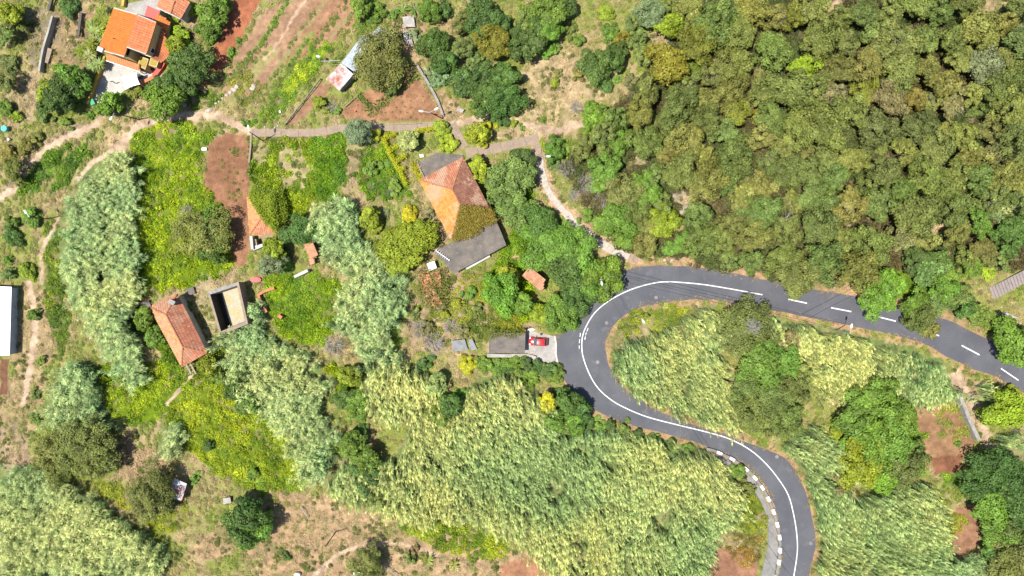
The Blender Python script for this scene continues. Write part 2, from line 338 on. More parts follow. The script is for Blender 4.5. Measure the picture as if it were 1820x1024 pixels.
GREENS = [  # low leafy cover: polygon, leaf colour, density per m2, height scale, label
    ([(240,225),(330,215),(385,235),(365,260),(362,330),(400,380),(412,460),(400,490),(330,510),(250,525),(230,500),(228,420),(225,380),(240,330),(232,270)], (.155,.235,.012), 3.2, 1.0, 'yellow green creeper carpet right of the tall left cane belt'),
    ([(180,650),(260,640),(330,640),(345,680),(300,730),(270,760),(200,740),(185,700)], (.16,.24,.012), 3.0, 1.0, 'bright creeper carpet below the small orange roofed outbuilding'),
    ([(300,720),(360,680),(420,690),(470,720),(520,790),(550,840),(540,865),(460,880),(400,850),(330,800),(290,760)], (.16,.225,.015), 3.0, 1.0, 'yellow green meadow weeds down the lower left slope'),
    ([(445,270),(490,245),(545,250),(560,300),(560,350),(540,390),(500,395),(462,360),(442,330)], (.13,.20,.012), 3.0, 1.1, 'green creeper mound beside the half buried orange roof'),
    ([(545,245),(610,235),(618,300),(605,345),(570,360),(552,320)], (.09,.18,.014), 3.6, 1.1, 'mid green leaf carpet below the concrete path'),
    ([(620,265),(690,250),(720,300),(735,350),(700,360),(650,355),(628,320)], (.09,.17,.014), 2.6, 1.1, 'green weeds among the spiky rosettes beside the clipped hedge'),
    ([(475,490),(560,480),(610,500),(600,560),(580,610),(540,620),(490,590),(472,540)], (.12,.205,.012), 3.4, 1.0, 'green creeper covering the ruined brick enclosure'),
    ([(580,650),(640,650),(655,690),(640,720),(600,710)], (.15,.22,.012), 3.4, 1.1, 'bright green creeper strip between two cane belts'),
    ([(740,500),(860,480),(930,520),(930,600),(860,600),(780,610),(740,580)], (.12,.155,.02), 1.7, 0.9, 'thin weeds over the collapsed orange ruin'),
    ([(1100,575),(1145,548),(1215,540),(1235,560),(1225,600),(1180,600),(1150,590),(1120,605)], (.15,.19,.02), 2.6, 0.8, 'green weeds on the top of the island inside the bend'),
    ([(700,930),(780,925),(860,935),(900,960),(900,990),(860,1000),(800,985),(740,960)], (.14,.20,.015), 2.8, 1.0, 'green weed bank under the big cane belt'),
    ([(20,350),(60,290),(110,258),(130,240),(115,280),(80,320),(50,355)], (.08,.16,.02), 3.0, 1.0, 'green strip along the pale footpath at left'),
    ([(85,330),(130,270),(160,240),(150,280),(115,330),(90,355)], (.07,.14,.02), 3.0, 1.0, 'darker green strip between footpath and cane belt'),
    ([(75,400),(105,390),(105,470),(115,540),(125,600),(100,640),(85,580),(80,500)], (.10,.155,.02), 2.8, 1.0, 'green strip along the left side of the cane belt'),
    ([(615,95),(640,45),(660,20),(678,42),(655,62),(640,64),(612,104),(600,112),(575,110)], (.12,.18,.035), 3.6, 1.0, 'tangled vine along the upper side of the tin shed'),
    ([(390,170),(430,120),(480,150),(440,190)], (.15,.17,.03), 1.3, 0.7, 'sparse weeds on the terrace below the red field'),
    ([(560,80),(585,75),(575,105),(535,150),(505,200),(470,225),(440,225),(490,165)], (.11,.19,.02), 2.2, 0.8, 'green weedy edge of the vegetable terrace'),
    ([(560,70),(583,76),(574,100),(540,140),(512,165),(494,165),(520,125),(545,95)], (.22,.29,.015), 4.2, 0.55, 'bright yellow green lettuce beds on the terrace'),
    ([(335,158),(375,150),(395,165),(385,190),(345,195)], (.10,.17,.025), 3.0, 0.9, 'green scrub at the foot of the red field'),
    ([(650,640),(680,580),(700,560),(720,600),(700,640)], (.10,.17,.02), 2.0, 1.0, 'green undergrowth at the top of the lower cane belt'),
    ([(240,530),(275,550),(320,640),(310,665),(270,620),(235,580)], (.10,.17,.012), 3.2, 1.2, 'green creeper along the left wall of the outbuilding'),
    ([(340,640),(400,620),(450,690),(430,720),(380,690),(345,670)], (.13,.19,.018), 2.8, 1.0, 'green weeds at the lower end of the outbuilding'),
    ([(250,925),(330,895),(335,930),(270,955)], (.18,.215,.015), 2.6, 0.6, 'bright grass beside the bottom left cane stand'),
    ([(150,845),(225,870),(240,905),(180,890)], (.17,.20,.02), 2.4, 0.6, 'yellow green grass below the big olive tree'),
    ([(1290,880),(1345,870),(1360,940),(1330,950),(1285,930)], (.13,.17,.02), 2.4, 0.8, 'weeds along the lower pavement'),
    ([(1295,945),(1360,950),(1355,970),(1300,960)], (.13,.12,.03), 2.6, 0.6, 'brownish plot crop beside the pavement, upper bed'),
    ([(1285,975),(1350,970),(1352,1005),(1300,1000)], (.16,.115,.03), 2.6, 0.6, 'rusty brown plot crop beside the pavement, lower bed'),
    ([(1650,690),(1690,700),(1725,760),(1700,790),(1660,760)], (.14,.17,.03), 1.8, 0.6, 'weeds on the small field by the stone wall'),
    ([(1670,845),(1715,842),(1725,865),(1680,868)], (.10,.18,.02), 3.0, 0.7, 'green strip below the dark soil plot'),
    ([(1680,920),(1720,910),(1730,940),(1690,955)], (.16,.18,.02), 2.6, 0.8, 'yellow flowering weeds by the lower right dirt path'),
    ([(880,430),(905,430),(935,300),(950,300),(955,420),(930,480),(890,480)], (.10,.19,.015), 3.4, 1.4, 'green ivy between the hipped house and the trees'),
    ([(880,470),(935,470),(955,520),(940,560),(890,560),(860,520)], (.16,.27,.012), 4.0, 1.6, 'bright green climber below the concrete terrace'),
    ([(960,255),(1000,250),(1060,235),(1060,270),(1000,280),(970,275)], (.12,.19,.02), 2.6, 0.9, 'green grass by the upper end of the stepped path'),
    ([(450,240),(540,240),(540,250),(480,262),(450,275)], (.13,.15,.03), 2.2, 0.8, 'dry green weeds right below the concrete path'),
    ([(1530,500),(1600,480),(1650,520),(1560,530)], (.12,.20,.015), 2.6, 1.0, 'green fern bank above the dashed road'),
    ([(1540,690),(1620,690),(1640,760),(1640,840),(1530,850),(1500,800),(1500,730)], (.10,.20,.015), 3.0, 1.2, 'bright creeper around the trees right of the road'),
]
CANES = [  # polygon, lean, straw share, label
    ([(150,300),(190,262),(222,262),(230,300),(236,340),(230,400),(240,470),(234,515),(217,560),(224,600),(246,640),(240,680),(212,690),(188,650),(165,598),(135,560),(112,510),(102,470),(106,400),(114,345)], (.05,-.10), .58, 'long giant cane belt on the left slope'),
    ([(115,645),(158,650),(178,720),(200,760),(160,775),(85,765),(72,730),(98,685)], (-.05,-.1), .45, 'blue green cane stand below the left belt'),
    ([(-10,838),(60,825),(112,850),(150,880),(190,920),(235,945),(292,980),(275,1040),(-10,1040)], (-.1,-.15), .55, 'cane stand filling the bottom left corner'),
    ([(560,375),(600,340),(640,362),(640,420),(690,455),(725,500),(720,560),(690,590),(720,640),(650,655),(640,610),(588,590),(600,540),(625,500),(590,470),(560,440)], (-.12,.0), .35, 'cane thicket in the middle, right of the ruined enclosure'),
    ([(390,592),(450,575),(500,612),(560,632),(588,680),(570,720),(604,790),(562,862),(540,852),(518,790),(480,740),(436,690),(398,640)], (-.12,-.12), .6, 'cane belt below the water tank'),
    ([(650,640),(720,640),(760,660),(795,720),(835,682),(905,655),(960,700),(1000,770),(1085,752),(1150,768),(1235,792),(1262,802),(1290,835),(1325,885),(1292,930),(1275,962),(1250,1012),(1240,1035),(1000,1035),(960,990),(900,948),(820,925),(740,925),(680,905),(600,888),(566,868),(620,800),(700,812),(722,752),(662,742),(640,690)], (.06,-.30), .82, 'vast pale cane slope below the hairpin bend'),
    ([(1090,615),(1125,598),(1170,590),(1235,545),(1262,536),(1275,560),(1262,600),(1300,650),(1312,745),(1270,755),(1235,740),(1190,728),(1150,708),(1112,675),(1088,640)], (.10,-.38), .75, 'cane thicket inside the hairpin bend'),
    ([(1365,560),(1440,572),(1500,588),(1570,604),(1640,626),(1690,652),(1712,690),(1680,708),(1620,700),(1560,690),(1500,700),(1450,690),(1400,640)], (.05,-.32), .62, 'cane slope under the dashed stretch of road'),
    ([(1432,830),(1470,800),(1500,850),(1512,885),(1560,880),(1640,855),(1680,900),(1690,950),(1680,1035),(1445,1035),(1455,985),(1455,930)], (.18,-.22), .3, 'blue green cane stand right of the lower road'),
    ([(1390,790),(1440,760),(1490,790),(1480,835),(1428,832),(1405,810)], (.15,-.2), .35, 'small cane clump at the inside of the second bend'),
    ([(1730,680),(1765,690),(1785,712),(1760,740),(1735,720)], (.2,-.1), .3, 'cane clump at the roadside near the right edge'),
    ([(1760,775),(1830,780),(1830,815),(1790,820)], (.2,-.1), .3, 'cane clump between two dark trees at right edge'),
    ([(1770,330),(1830,310),(1830,400),(1800,420),(1770,380)], (.2,0), .45, 'cane clump at the right edge beside the wood'),
    ([(275,760),(320,760),(330,790),(310,815),(285,800)], (0,-.1), .6, 'small pale cane clump on the lower left meadow'),
    ([(440,540),(468,530),(470,585),(445,600)], (0,0), .25, 'blue green cane clump on the edge of the tank'),
    ([(1690,1010),(1740,990),(1760,1035),(1690,1035)], (.1,-.1), .3, 'cane clump at the bottom right edge'),
]

# ---------------------------------------------------------------- ground sheet
def axis(lo, hi, step, far):
    a = list(np.arange(lo, hi + 1e-6, step)); ext = [3, 8, 18, 40, 90, 200, 420, far]
    return np.array([lo - e for e in ext[::-1]] + a + [hi + e for e in ext])
gx, gy = axis(-118, 118, 0.42, 900), axis(-70, 70, 0.42, 900)
GX, GY = np.meshgrid(gx, gy); GP = np.stack([GX.ravel(), GY.ravel()], 1)
wob = np.stack([fbm(GP, 0.35, 11, 3) - 0.5, fbm(GP, 0.35, 21, 3) - 0.5], 1) * 3.2 + np.stack([vnoise(GP, 1.3, 31) - 0.5, vnoise(GP, 1.3, 32) - 0.5], 1) * 1.0
def lerp(a, b, t): return a * (1 - t[:, None]) + b * t[:, None]
n1, n2, n3 = fbm(GP, 0.10, 40, 4), fbm(GP, 0.45, 50, 4), fbm(GP, 1.1, 60, 2)
sm = lambda v, a, b: np.clip((v - a) / (b - a), 0, 1)
base = lerp(np.array([.25, .19, .10]), np.array([.15, .165, .04]), sm(n1 * 0.5 + n2 * 0.5, .36, .54))
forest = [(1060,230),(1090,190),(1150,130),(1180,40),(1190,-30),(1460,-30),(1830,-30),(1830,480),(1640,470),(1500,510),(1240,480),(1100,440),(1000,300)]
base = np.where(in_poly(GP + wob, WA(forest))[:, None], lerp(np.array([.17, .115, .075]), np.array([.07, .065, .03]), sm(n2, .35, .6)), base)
nosoft = lambda poly: in_poly(GP + wob, WA(poly))
for g in GREENS:
    m = nosoft(g[0]); c = np.array(g[1]) * 0.55
    base[m] = lerp(c, np.array([.18, .14, .07]), sm(n2, .52, .72))[m]
for poly, *_ in CANES:
    m = nosoft(poly); base[m] = lerp(np.array([.10, .14, .04]), np.array([.17, .16, .07]), sm(n2, .4, .65))[m]
for poly, c in BARES:
    m = nosoft(poly); c = np.array(c) * np.array([1.0, 1.10, 1.02])
    t = sm(n2 * .6 + n3 * .4, .36, .66); base[m] = lerp(lerp(c * 1.1, c * np.array([.72, .7, .72]), t), np.array([.13, .125, .05]), sm(n1 * .4 + n2 * .6, .56, .66) * .7)[m]
for poly, c in FIELDS:
    m = in_poly(GP + wob * 0.3, WA(poly)); c = np.array(c) * np.array([.82, .79, .78])
    base[m] = lerp(c * 1.08, c * np.array([.82, .8, .8]), sm(n2, .4, .62))[m]
def near_line(P, pts, r):
    out = np.full(len(P), 1e9)
    for a, b in zip(pts[:-1], pts[1:]):
        ab = b - a; t = np.clip(((P - a) @ ab) / (ab @ ab + 1e-9), 0, 1); out = np.minimum(out, np.linalg.norm(P - a - t[:, None] * ab, axis=1))
    return out < r
for bpts, bw_, bc in (([(585,-8),(540,50),(505,100),(475,150)], 9, (.20,.17,.075)), ([(520,-8),(480,50),(440,105),(405,150)], 10, (.17,.17,.06)), ([(640,5),(600,50),(570,85)], 9, (.20,.165,.08)), ([(555,60),(515,115),(480,170),(455,215)], 14, (.14,.17,.04)), ([(480,90),(440,140),(410,180)], 22, (.19,.185,.065)), ([(548,-8),(503,60),(470,105)], 4, (.36,.25,.17)), ([(612,-8),(570,50),(530,105)], 5, (.23,.12,.065))):
    m = near_line(GP + wob * .35, WA(bpts), bw_ * S * .5); base[m] = (base * .25 + np.array(bc) * .75 * (1 + .25 * (n3[:, None] - .5)))[m]
for edge, w in ((OUTER, 1.3), (INNER, 1.2)):
    m = near_line(GP + wob * 0.25, WA(edge), w)
    base[m] = lerp(np.array([.30, .185, .10]), np.array([.22, .155, .08]), sm(n2, .4, .6))[m]
for pts, w in ((STEPS[0], .9),):
    m = near_line(GP + wob * 0.3, WA(pts), 1.3); base[m] = np.array([.33, .22, .13])
onpath = lambda P, extra=0.0: np.any([near_line(P, WA(t_), w_ * S / 2 + extra) for t_, w_ in TRACKS], axis=0)
for t_, w_ in TRACKS:
    m = near_line(GP + wob * .22, WA(t_), w_ * S * .55); base[m] = lerp(np.array([.38, .285, .20]), np.array([.27, .19, .125]), sm(n2 * .5 + n3 * .5, .4, .62))[m]
far_ = (np.abs(GP[:, 0]) > 118.2) | (np.abs(GP[:, 1]) > 70.2); base[far_] = (.17, .165, .06)
FLAT = [WA(p) for p in ([ROAD, DRIVE, PATIO, YARD, SIDE, BOARDWALK] + HOUSEBOX)]
for pts, w in PATHS + [STEPS]:
    a, b = ribbon(smooth_line(WA(pts), 1.5), w * S); FLAT.append(np.vstack([a, b[::-1]]))
def blocked(P, margin=0.0):
    o = np.zeros(len(P), bool)
    for p in FLAT:
        lo, hi = p.min(0) - 1, p.max(0) + 1
        q = np.where((P[:, 0] > lo[0]) & (P[:, 0] < hi[0]) & (P[:, 1] > lo[1]) & (P[:, 1] < hi[1]))[0]
        if len(q):
            o[q] |= in_poly(P[q], p)
            if margin:
                for k in range(8):
                    o[q] |= in_poly(P[q] + margin * np.array([math.cos(k * math.pi / 4), math.sin(k * math.pi / 4)]), p)
    return o
mask = (blocked(GP, 1.2)).reshape(GX.shape).astype(float)
for _ in range(6):
    mp = np.pad(mask, 1, mode='edge'); sm_ = (mp[:-2, 1:-1] + mp[2:, 1:-1] + mp[1:-1, :-2] + mp[1:-1, 2:] + mp[1:-1, 1:-1]) / 5; mask = np.maximum(mask, sm_)
relief = (fbm(GP, 0.12, 70, 4) * 0.9 + fbm(GP, 0.8, 80, 3) * 0.5 - 1.3) * 0.55
for poly, _ in FIELDS: relief = np.where(in_poly(GP, WA(poly)), -0.12 + 0.05 * (n3 - .5), relief)
GZ = relief * (1 - mask.ravel()) - 0.02
ny, nx = GX.shape; ii = np.arange(ny * nx).reshape(ny, nx)
F = np.stack([ii[:-1, :-1].ravel(), ii[:-1, 1:].ravel(), ii[1:, 1:].ravel(), ii[1:, :-1].ravel()], 1)
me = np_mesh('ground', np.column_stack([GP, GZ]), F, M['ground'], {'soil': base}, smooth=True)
ground = tag(link('ground', me), 'sloping dry earth and weeds under everything', None, None, 'structure')
ZG = GZ.reshape(GX.shape)
def gz(P):
    P = np.atleast_2d(P); x = np.clip((P[:, 0] + 118) / .42 + 8, 0, nx - 2); y = np.clip((P[:, 1] + 70) / .42 + 8, 0, ny - 2)
    i, j = x.astype(int), y.astype(int); fx, fy = x - i, y - j
    return (ZG[j, i] * (1-fx) + ZG[j, i+1] * fx) * (1-fy) + (ZG[j+1, i] * (1-fx) + ZG[j+1, i+1] * fx) * fy

# ---------------------------------------------------------------- road, paths, pavements
def sheet(name, poly, z, mat, label=None, parent=None, thick=0.0, kind='structure'):
    mb = MB(); pts = [tuple(p) for p in poly]
    if thick: mb.prism(pts, z - thick, z)
    else: mb.poly([(p[0], p[1], z) for p in pts])
    o = mb.build(name, mat)
    if parent: o.parent = parent
    elif label: tag(o, label, None, None, kind)
    return o
outer_s, inner_s = smooth_line(WA(OUTER), 1.6), smooth_line(WA(INNER), 1.6)
jit = lambda p, a: p + np.stack([vnoise(p, .9, 5) - .5, vnoise(p, .9, 6) - .5], 1) * a
road = sheet('road', np.vstack([jit(outer_s, .35), jit(inner_s, .35)]), 0.012, M['asphalt'], 'grey asphalt road turning through a hairpin bend', thick=0.1)
def strip(name, pts, w, z, mat, parent, step=0.8):
    a, b = ribbon(pts, w); n = len(a)
    V = np.vstack([np.column_stack([a, np.full(n, z)]), np.column_stack([b, np.full(n, z)])])
    i = np.arange(n - 1); o = link(name, np_mesh(name, V, np.stack([i, i + n, i + n + 1, i + 1], 1), mat), parent); return o
strip('centre_line', smooth_line(WA(SOLID), .7), .22, .018, M['paint'], road)
for a, b in DASHES: strip('line_dash', WA([a, b]), .26, .018, M['paint'], road)
for a, b in (((1031.5,592),(1030.8,599)),((1030.2,603),(1029.6,610)),((1029.4,614),(1029.6,620)),((1045.5,583),(1043,589)),((1042.2,591),(1040.6,596)),((1040.4,598),(1039.4,604))):
    strip('line_dash', WA([a, b]), .16, .018, M['paint'], road)
for mx_, my_, lab in ((1166,529,'round manhole cover at the top of the hairpin'),(1078,574,'round manhole cover on the inner lane of the hairpin'),(1062,644,'round manhole cover on the left side of hairpin'),(1381,812,'round manhole cover by the inner edge of lower bend'),(1441,966,'round manhole cover at the right edge of the lower road')):
    w_ = W(mx_, my_); o = MB().prism([(w_.x + .38 * math.cos(k_ * .3927), w_.y + .38 * math.sin(k_ * .3927)) for k_ in range(16)], -.02, .022).build('manhole_cover', M['side'], None, (w_.x, w_.y, 0)); tag(o, lab, 'manhole cover')
sheet('driveway', WA(DRIVE), 0.02, M['pale_conc'], 'pale cracked concrete driveway with the red car on it', thick=.1)
strip('drive_edge', smooth_line(WA([(986,597),(988,612),(988,630),(992,648)]), .6), .35, .03, M['whitewall'], bpy.data.objects['driveway'])
sheet('pavement', np.vstack([smooth_line(WA(SIDE[:10]), 1.2), smooth_line(WA(SIDE[10:]), 1.2)]), 0.10, M['side'], 'grey pavement outside the parapet of the lower bend', thick=.2)
sheet('yard', WA(YARD), 0.03, M['pale_conc'], 'pale concrete yard behind the big orange roof', thick=.1)
for k, (pts, w) in enumerate(PATHS):
    line = smooth_line(WA(pts), 2.4); a, b = ribbon(line, w * S * (1 + .12 * (rng.random(len(line)) - .5)))
    root = empty('concrete_path', (0, 0, 0), ['long concrete footpath crossing the terraces from the left', 'short concrete lane running down to the hipped house', 'concrete footpath from the lane to the stepped path'][k], None); root['kind'] = 'structure'
    for i in range(len(a) - 1):
        q = [a[i], a[i+1], b[i+1], b[i]]; c = sum(q) / 4; q = [c + (p - c) * np.array([.988, .988]) for p in q]
        sheet('slab', q, 0.05 + .012 * rng.random(), M['concrete'], None, root, .12)
line = smooth_line(WA(STEPS[0]), 1.15); a, b = ribbon(line, STEPS[1] * S * (1 + .5 * (rng.random(len(line)) - .5)))
root = empty('stepped_path', (0, 0, 0), 'rough stepped footpath curving down to the hairpin', None); root['kind'] = 'structure'
for i in range(len(a) - 1):
    q = [a[i], a[i+1], b[i+1], b[i]]; c = sum(q) / 4; q = [c + (p - c) * .97 for p in q]
    sheet('step', q, 0.16 + .10 * math.sin(i * 1.9) * rng.random(), M['concrete' if i > 24 or i < 3 else 'rock'], None, root, .3)
# grey steps at the right edge
bw = WA(BOARDWALK); root = empty('grey_steps', (0, 0, 0), 'flight of grey steps at the right edge of the wood', None); root['kind'] = 'structure'
for i in range(15):
    t0, t1 = i / 15, (i + .9) / 15
    q = [bw[0] * (1-t0) + bw[1] * t0, bw[0] * (1-t1) + bw[1] * t1, bw[3] * (1-t1) + bw[2] * t1, bw[3] * (1-t0) + bw[2] * t0]
    sheet('step', q, 0.1 + i * .07, M['steps'], None, root, .2 + i * .07)

# ---------------------------------------------------------------- leafy stuff: prototypes
def unit(v): return v / (np.linalg.norm(v, axis=-1, keepdims=True) + 1e-9)
def leaf_quads(P, N, L, Wd, g, T=None, bend=0.0):
    n = len(P); T = g.normal(size=(n, 3)) if T is None else T
    T = unit(T - N * (T * N).sum(1, keepdims=True)); B = np.cross(N, T)
    L = np.broadcast_to(np.asarray(L, float).reshape(-1, 1), (n, 1)); Wd = np.broadcast_to(np.asarray(Wd, float).reshape(-1, 1), (n, 1))
    V = np.stack([P - T * L / 2, P + B * Wd / 2 + T * L * .08, P + T * L / 2 - N * L * bend, P - B * Wd / 2 + T * L * .08], 1).reshape(-1, 3)
    return V, np.arange(4 * n).reshape(n, 4)
def join(parts):
    V, F, Cc, o = [], [], [], 0
    for v, f, c in parts: V.append(v); F.append(f + o); Cc.append(np.broadcast_to(c, (len(v), 3)) if np.ndim(c) == 1 else c); o += len(v)
    return np.vstack(V), np.vstack(F), np.vstack(Cc)
def tint(n, g, amt=.35, hue=.18, rep=4):
    v = 1 + amt * (g.random(n) * 2 - 1); h = hue * (g.random(n) * 2 - 1)
    return np.repeat(np.stack([v * (1 + h), v, v * (1 - h * .5)], 1), rep, 0)
def cane_proto(seed, mat, spread=.6):
    """a handful of canes bent by the wind towards local -y, long arching leaves, straw plumes"""
    g = np.random.default_rng(seed); parts = []; wind = np.array([0, -1.0])
    for k in range(5):
        bx, by = g.normal(0, .42, 2); h = g.uniform(3.0, 4.8); lean = g.normal(0, .16, 2) + wind * g.uniform(.25, .8); m = 19; cb = g.uniform(.5, 1.4)
        ts = np.linspace(.3, .98, m); px = bx + lean[0] * ts ** 1.8 * h * .5; py = by + lean[1] * ts ** 1.8 * h * .5; pz = ts * h
        az = np.arctan2(wind[1], wind[0]) + g.normal(0, spread, m); L = g.uniform(.6, 1.15, m); up = g.uniform(-.1, .7, m)
        T = unit(np.stack([np.cos(az), np.sin(az), up], 1)); N = unit(np.stack([-np.cos(az) * up, -np.sin(az) * up, np.ones(m)], 1) + g.normal(0, .28, (m, 3)))
        P = np.stack([px, py, pz], 1) + T * L[:, None] * .5
        V, F = leaf_quads(P, N, L, .065 + .04 * g.random(m), g, T, .25)
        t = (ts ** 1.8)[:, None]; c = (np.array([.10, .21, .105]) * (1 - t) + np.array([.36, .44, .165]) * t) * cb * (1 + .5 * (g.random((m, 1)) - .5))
        parts.append((V, F, np.repeat(c, 4, 0)))
        n = 5; az = np.arctan2(wind[1], wind[0]) + g.normal(0, spread * .55, n); T = unit(np.stack([np.cos(az), np.sin(az), g.uniform(-.1, .5, n)], 1))
        P = np.array([px[-1], py[-1], h]) + T * .4 + g.normal(0, .05, (n, 3)); N = unit(g.normal(0, .4, (n, 3)) + [0, 0, 1])
        V, F = leaf_quads(P, N, g.uniform(.5, .9, n), .065, g, T, .2)
        parts.append((V, F, np.repeat(np.array([.50, .51, .25]) * cb * (1 + .4 * (g.random((n, 1)) - .5)), 4, 0)))
        st = np.array([[bx, by, 0], [bx + lean[0] * h * .12, by + lean[1] * h * .12, h * .45], [px[-1], py[-1], h]])
        w = np.array([.025, .02, .01]); V = np.vstack([st + np.stack([w, w * 0, w * 0], 1), st - np.stack([w, w * 0, w * 0], 1)])
        parts.append((V, np.array([[0, 3, 4, 1], [1, 4, 5, 2]]), np.array([.26, .26, .13])))
    V, F, Cc = join(parts); return np_mesh('cane_clump', V, F, mat, {'gcol': Cc})
def cover_proto(seed, mat, n=70, r=.65, h=.45, leaf=.24):
    g = np.random.default_rng(seed); a = g.random(n) * 6.283; q = np.sqrt(g.random(n)) * r; k = 1 - (q / r) ** 2
    P = np.stack([q * np.cos(a), q * np.sin(a), (.08 + h * k * g.uniform(.4, 1, n))], 1); N = unit(g.normal(0, .55, (n, 3)) + [0, 0, 1])
    V, F = leaf_quads(P, N, leaf * g.uniform(.6, 1.5, n), leaf * g.uniform(.5, .9, n), g, None, .12)
    return np_mesh('cover_clump', V, F, mat, {'gcol': tint(n, g, .42, .2)})
def grass_proto(seed, mat, n=34):
    g = np.random.default_rng(seed); a = g.random(n) * 6.283; L = g.uniform(.35, .8, n); up = g.uniform(.3, 1.6, n)
    T = unit(np.stack([np.cos(a), np.sin(a), up], 1)); P = np.stack([g.normal(0, .2, n), g.normal(0, .2, n), np.zeros(n)], 1) + T * L[:, None] * .5
    N = unit(np.stack([-np.cos(a) * up, -np.sin(a) * up, np.ones(n)], 1))
    V, F = leaf_quads(P, N, L, .07, g, T, .25); return np_mesh('grass_tuft', V, F, mat, {'gcol': tint(n, g, .35, .1)})
def stone_proto(seed, mat):
    g = np.random.default_rng(seed); bm = bmesh.new(); bmesh.ops.create_icosphere(bm, subdivisions=1, radius=.5)
    for v in bm.verts: v.co *= g.uniform(.7, 1.15); v.co.z *= .6
    me = bpy.data.meshes.new('stone'); bm.to_mesh(me); bm.free(); me.materials.append(mat); return me
def proto_set(name, meshes): return [bpy.data.objects.new(name, m) for m in meshes]
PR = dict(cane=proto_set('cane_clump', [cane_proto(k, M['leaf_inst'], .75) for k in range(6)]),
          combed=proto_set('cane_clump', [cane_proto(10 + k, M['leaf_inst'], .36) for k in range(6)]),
          cover=proto_set('cover_clump', [cover_proto(20 + k, M['leaf_inst']) for k in range(5)]),
          bush=proto_set('bush_clump', [cover_proto(40 + k, M['leaf_inst'], 130, .7, 1.0, .22) for k in range(5)]),
          grass=proto_set('grass_tuft', [grass_proto(60 + k, M['leaf_inst']) for k in range(5)]))
_ng = {}
def scatter_group(key):
    if key in _ng: return _ng[key]
    t = bpy.data.node_groups.new('scatter_' + key, 'GeometryNodeTree')
    t.interface.new_socket('Geometry', in_out='INPUT', socket_type='NodeSocketGeometry'); t.interface.new_socket('Geometry', in_out='OUTPUT', socket_type='NodeSocketGeometry')
    n, l = t.nodes, t.links; gi, go = n.new('NodeGroupInput'), n.new('NodeGroupOutput')
    g2i = n.new('GeometryNodeGeometryToInstance')
    for o in PR[key]:
        oi = n.new('GeometryNodeObjectInfo'); oi.inputs['Object'].default_value = o; l.new(oi.outputs['Geometry'], g2i.inputs[0])
    ip = n.new('GeometryNodeInstanceOnPoints'); l.new(gi.outputs[0], ip.inputs['Points']); l.new(g2i.outputs[0], ip.inputs['Instance'])
    ip.inputs['Pick Instance'].default_value = True
    for nm, ty, sock in (('rot', 'FLOAT_VECTOR', 'Rotation'), ('scl', 'FLOAT_VECTOR', 'Scale'), ('idx', 'INT', 'Instance Index')):
        a = n.new('GeometryNodeInputNamedAttribute'); a.data_type = ty; a.inputs['Name'].default_value = nm; l.new(a.outputs[0], ip.inputs[sock])
    l.new(ip.outputs[0], go.inputs[0]); _ng[key] = t; return t
def scatter(name, key, P, rot, scl, col, label, cat=None):
    n = len(P); me = bpy.data.meshes.new(name); me.vertices.add(n); me.vertices.foreach_set('co', np.asarray(P, np.float32).ravel())
    me.attributes.new('rot', 'FLOAT_VECTOR', 'POINT').data.foreach_set('vector', np.asarray(rot, np.float32).ravel())
    me.attributes.new('scl', 'FLOAT_VECTOR', 'POINT').data.foreach_set('vector', np.asarray(scl, np.float32).ravel())
    me.attributes.new('idx', 'INT', 'POINT').data.foreach_set('value', rng.integers(0, len(PR[key]), n).astype(np.int32))
    ca = np.ones((n, 4), np.float32); ca[:, :3] = col; me.attributes.new('col', 'FLOAT_COLOR', 'POINT').data.foreach_set('color', ca.ravel())
    me.materials.append(M['leaf_inst'])
    o = link(name, me); md = o.modifiers.new('scatter', 'NODES'); md.node_group = scatter_group(key)
    return tag(o, label, cat, None, 'stuff')
def sample(poly, dens, wobble=True, z=0.0):
    w = WA(poly, z); lo, hi = w.min(0) - 1, w.max(0) + 1; n = int(dens * np.prod(hi - lo)); P = rng.random((n, 2)) * (hi - lo) + lo
    q = P + np.stack([fbm(P, .35, 11, 3) - .5, fbm(P, .35, 21, 3) - .5], 1) * 3.2 if wobble else P
    P = P[in_poly(q, w)]; P = P[~blocked(P, .25)]; return P[~onpath(P, .15)]
def rots(n, tilt=.15, lean=(0, 0)):
    return np.stack([rng.normal(0, tilt, n) - lean[1], rng.normal(0, tilt, n) + lean[0], np.zeros(n)], 1) + np.stack([np.zeros(n), np.zeros(n), rng.random(n) * 6.283], 1) * (1 if not any(lean) else 0)
COOL = [(880,810,75),(960,830,60),(1000,760,50),(1270,950,60),(1235,970,40),(600,800,40),(230,450,30),(225,340,25),(232,560,25),(650,420,40),(700,520,40),(470,590,40),(1110,640,40),(1260,590,30),(1680,640,45),(1560,940,60),(1640,990,50),(1460,880,40),(1000,870,40)]
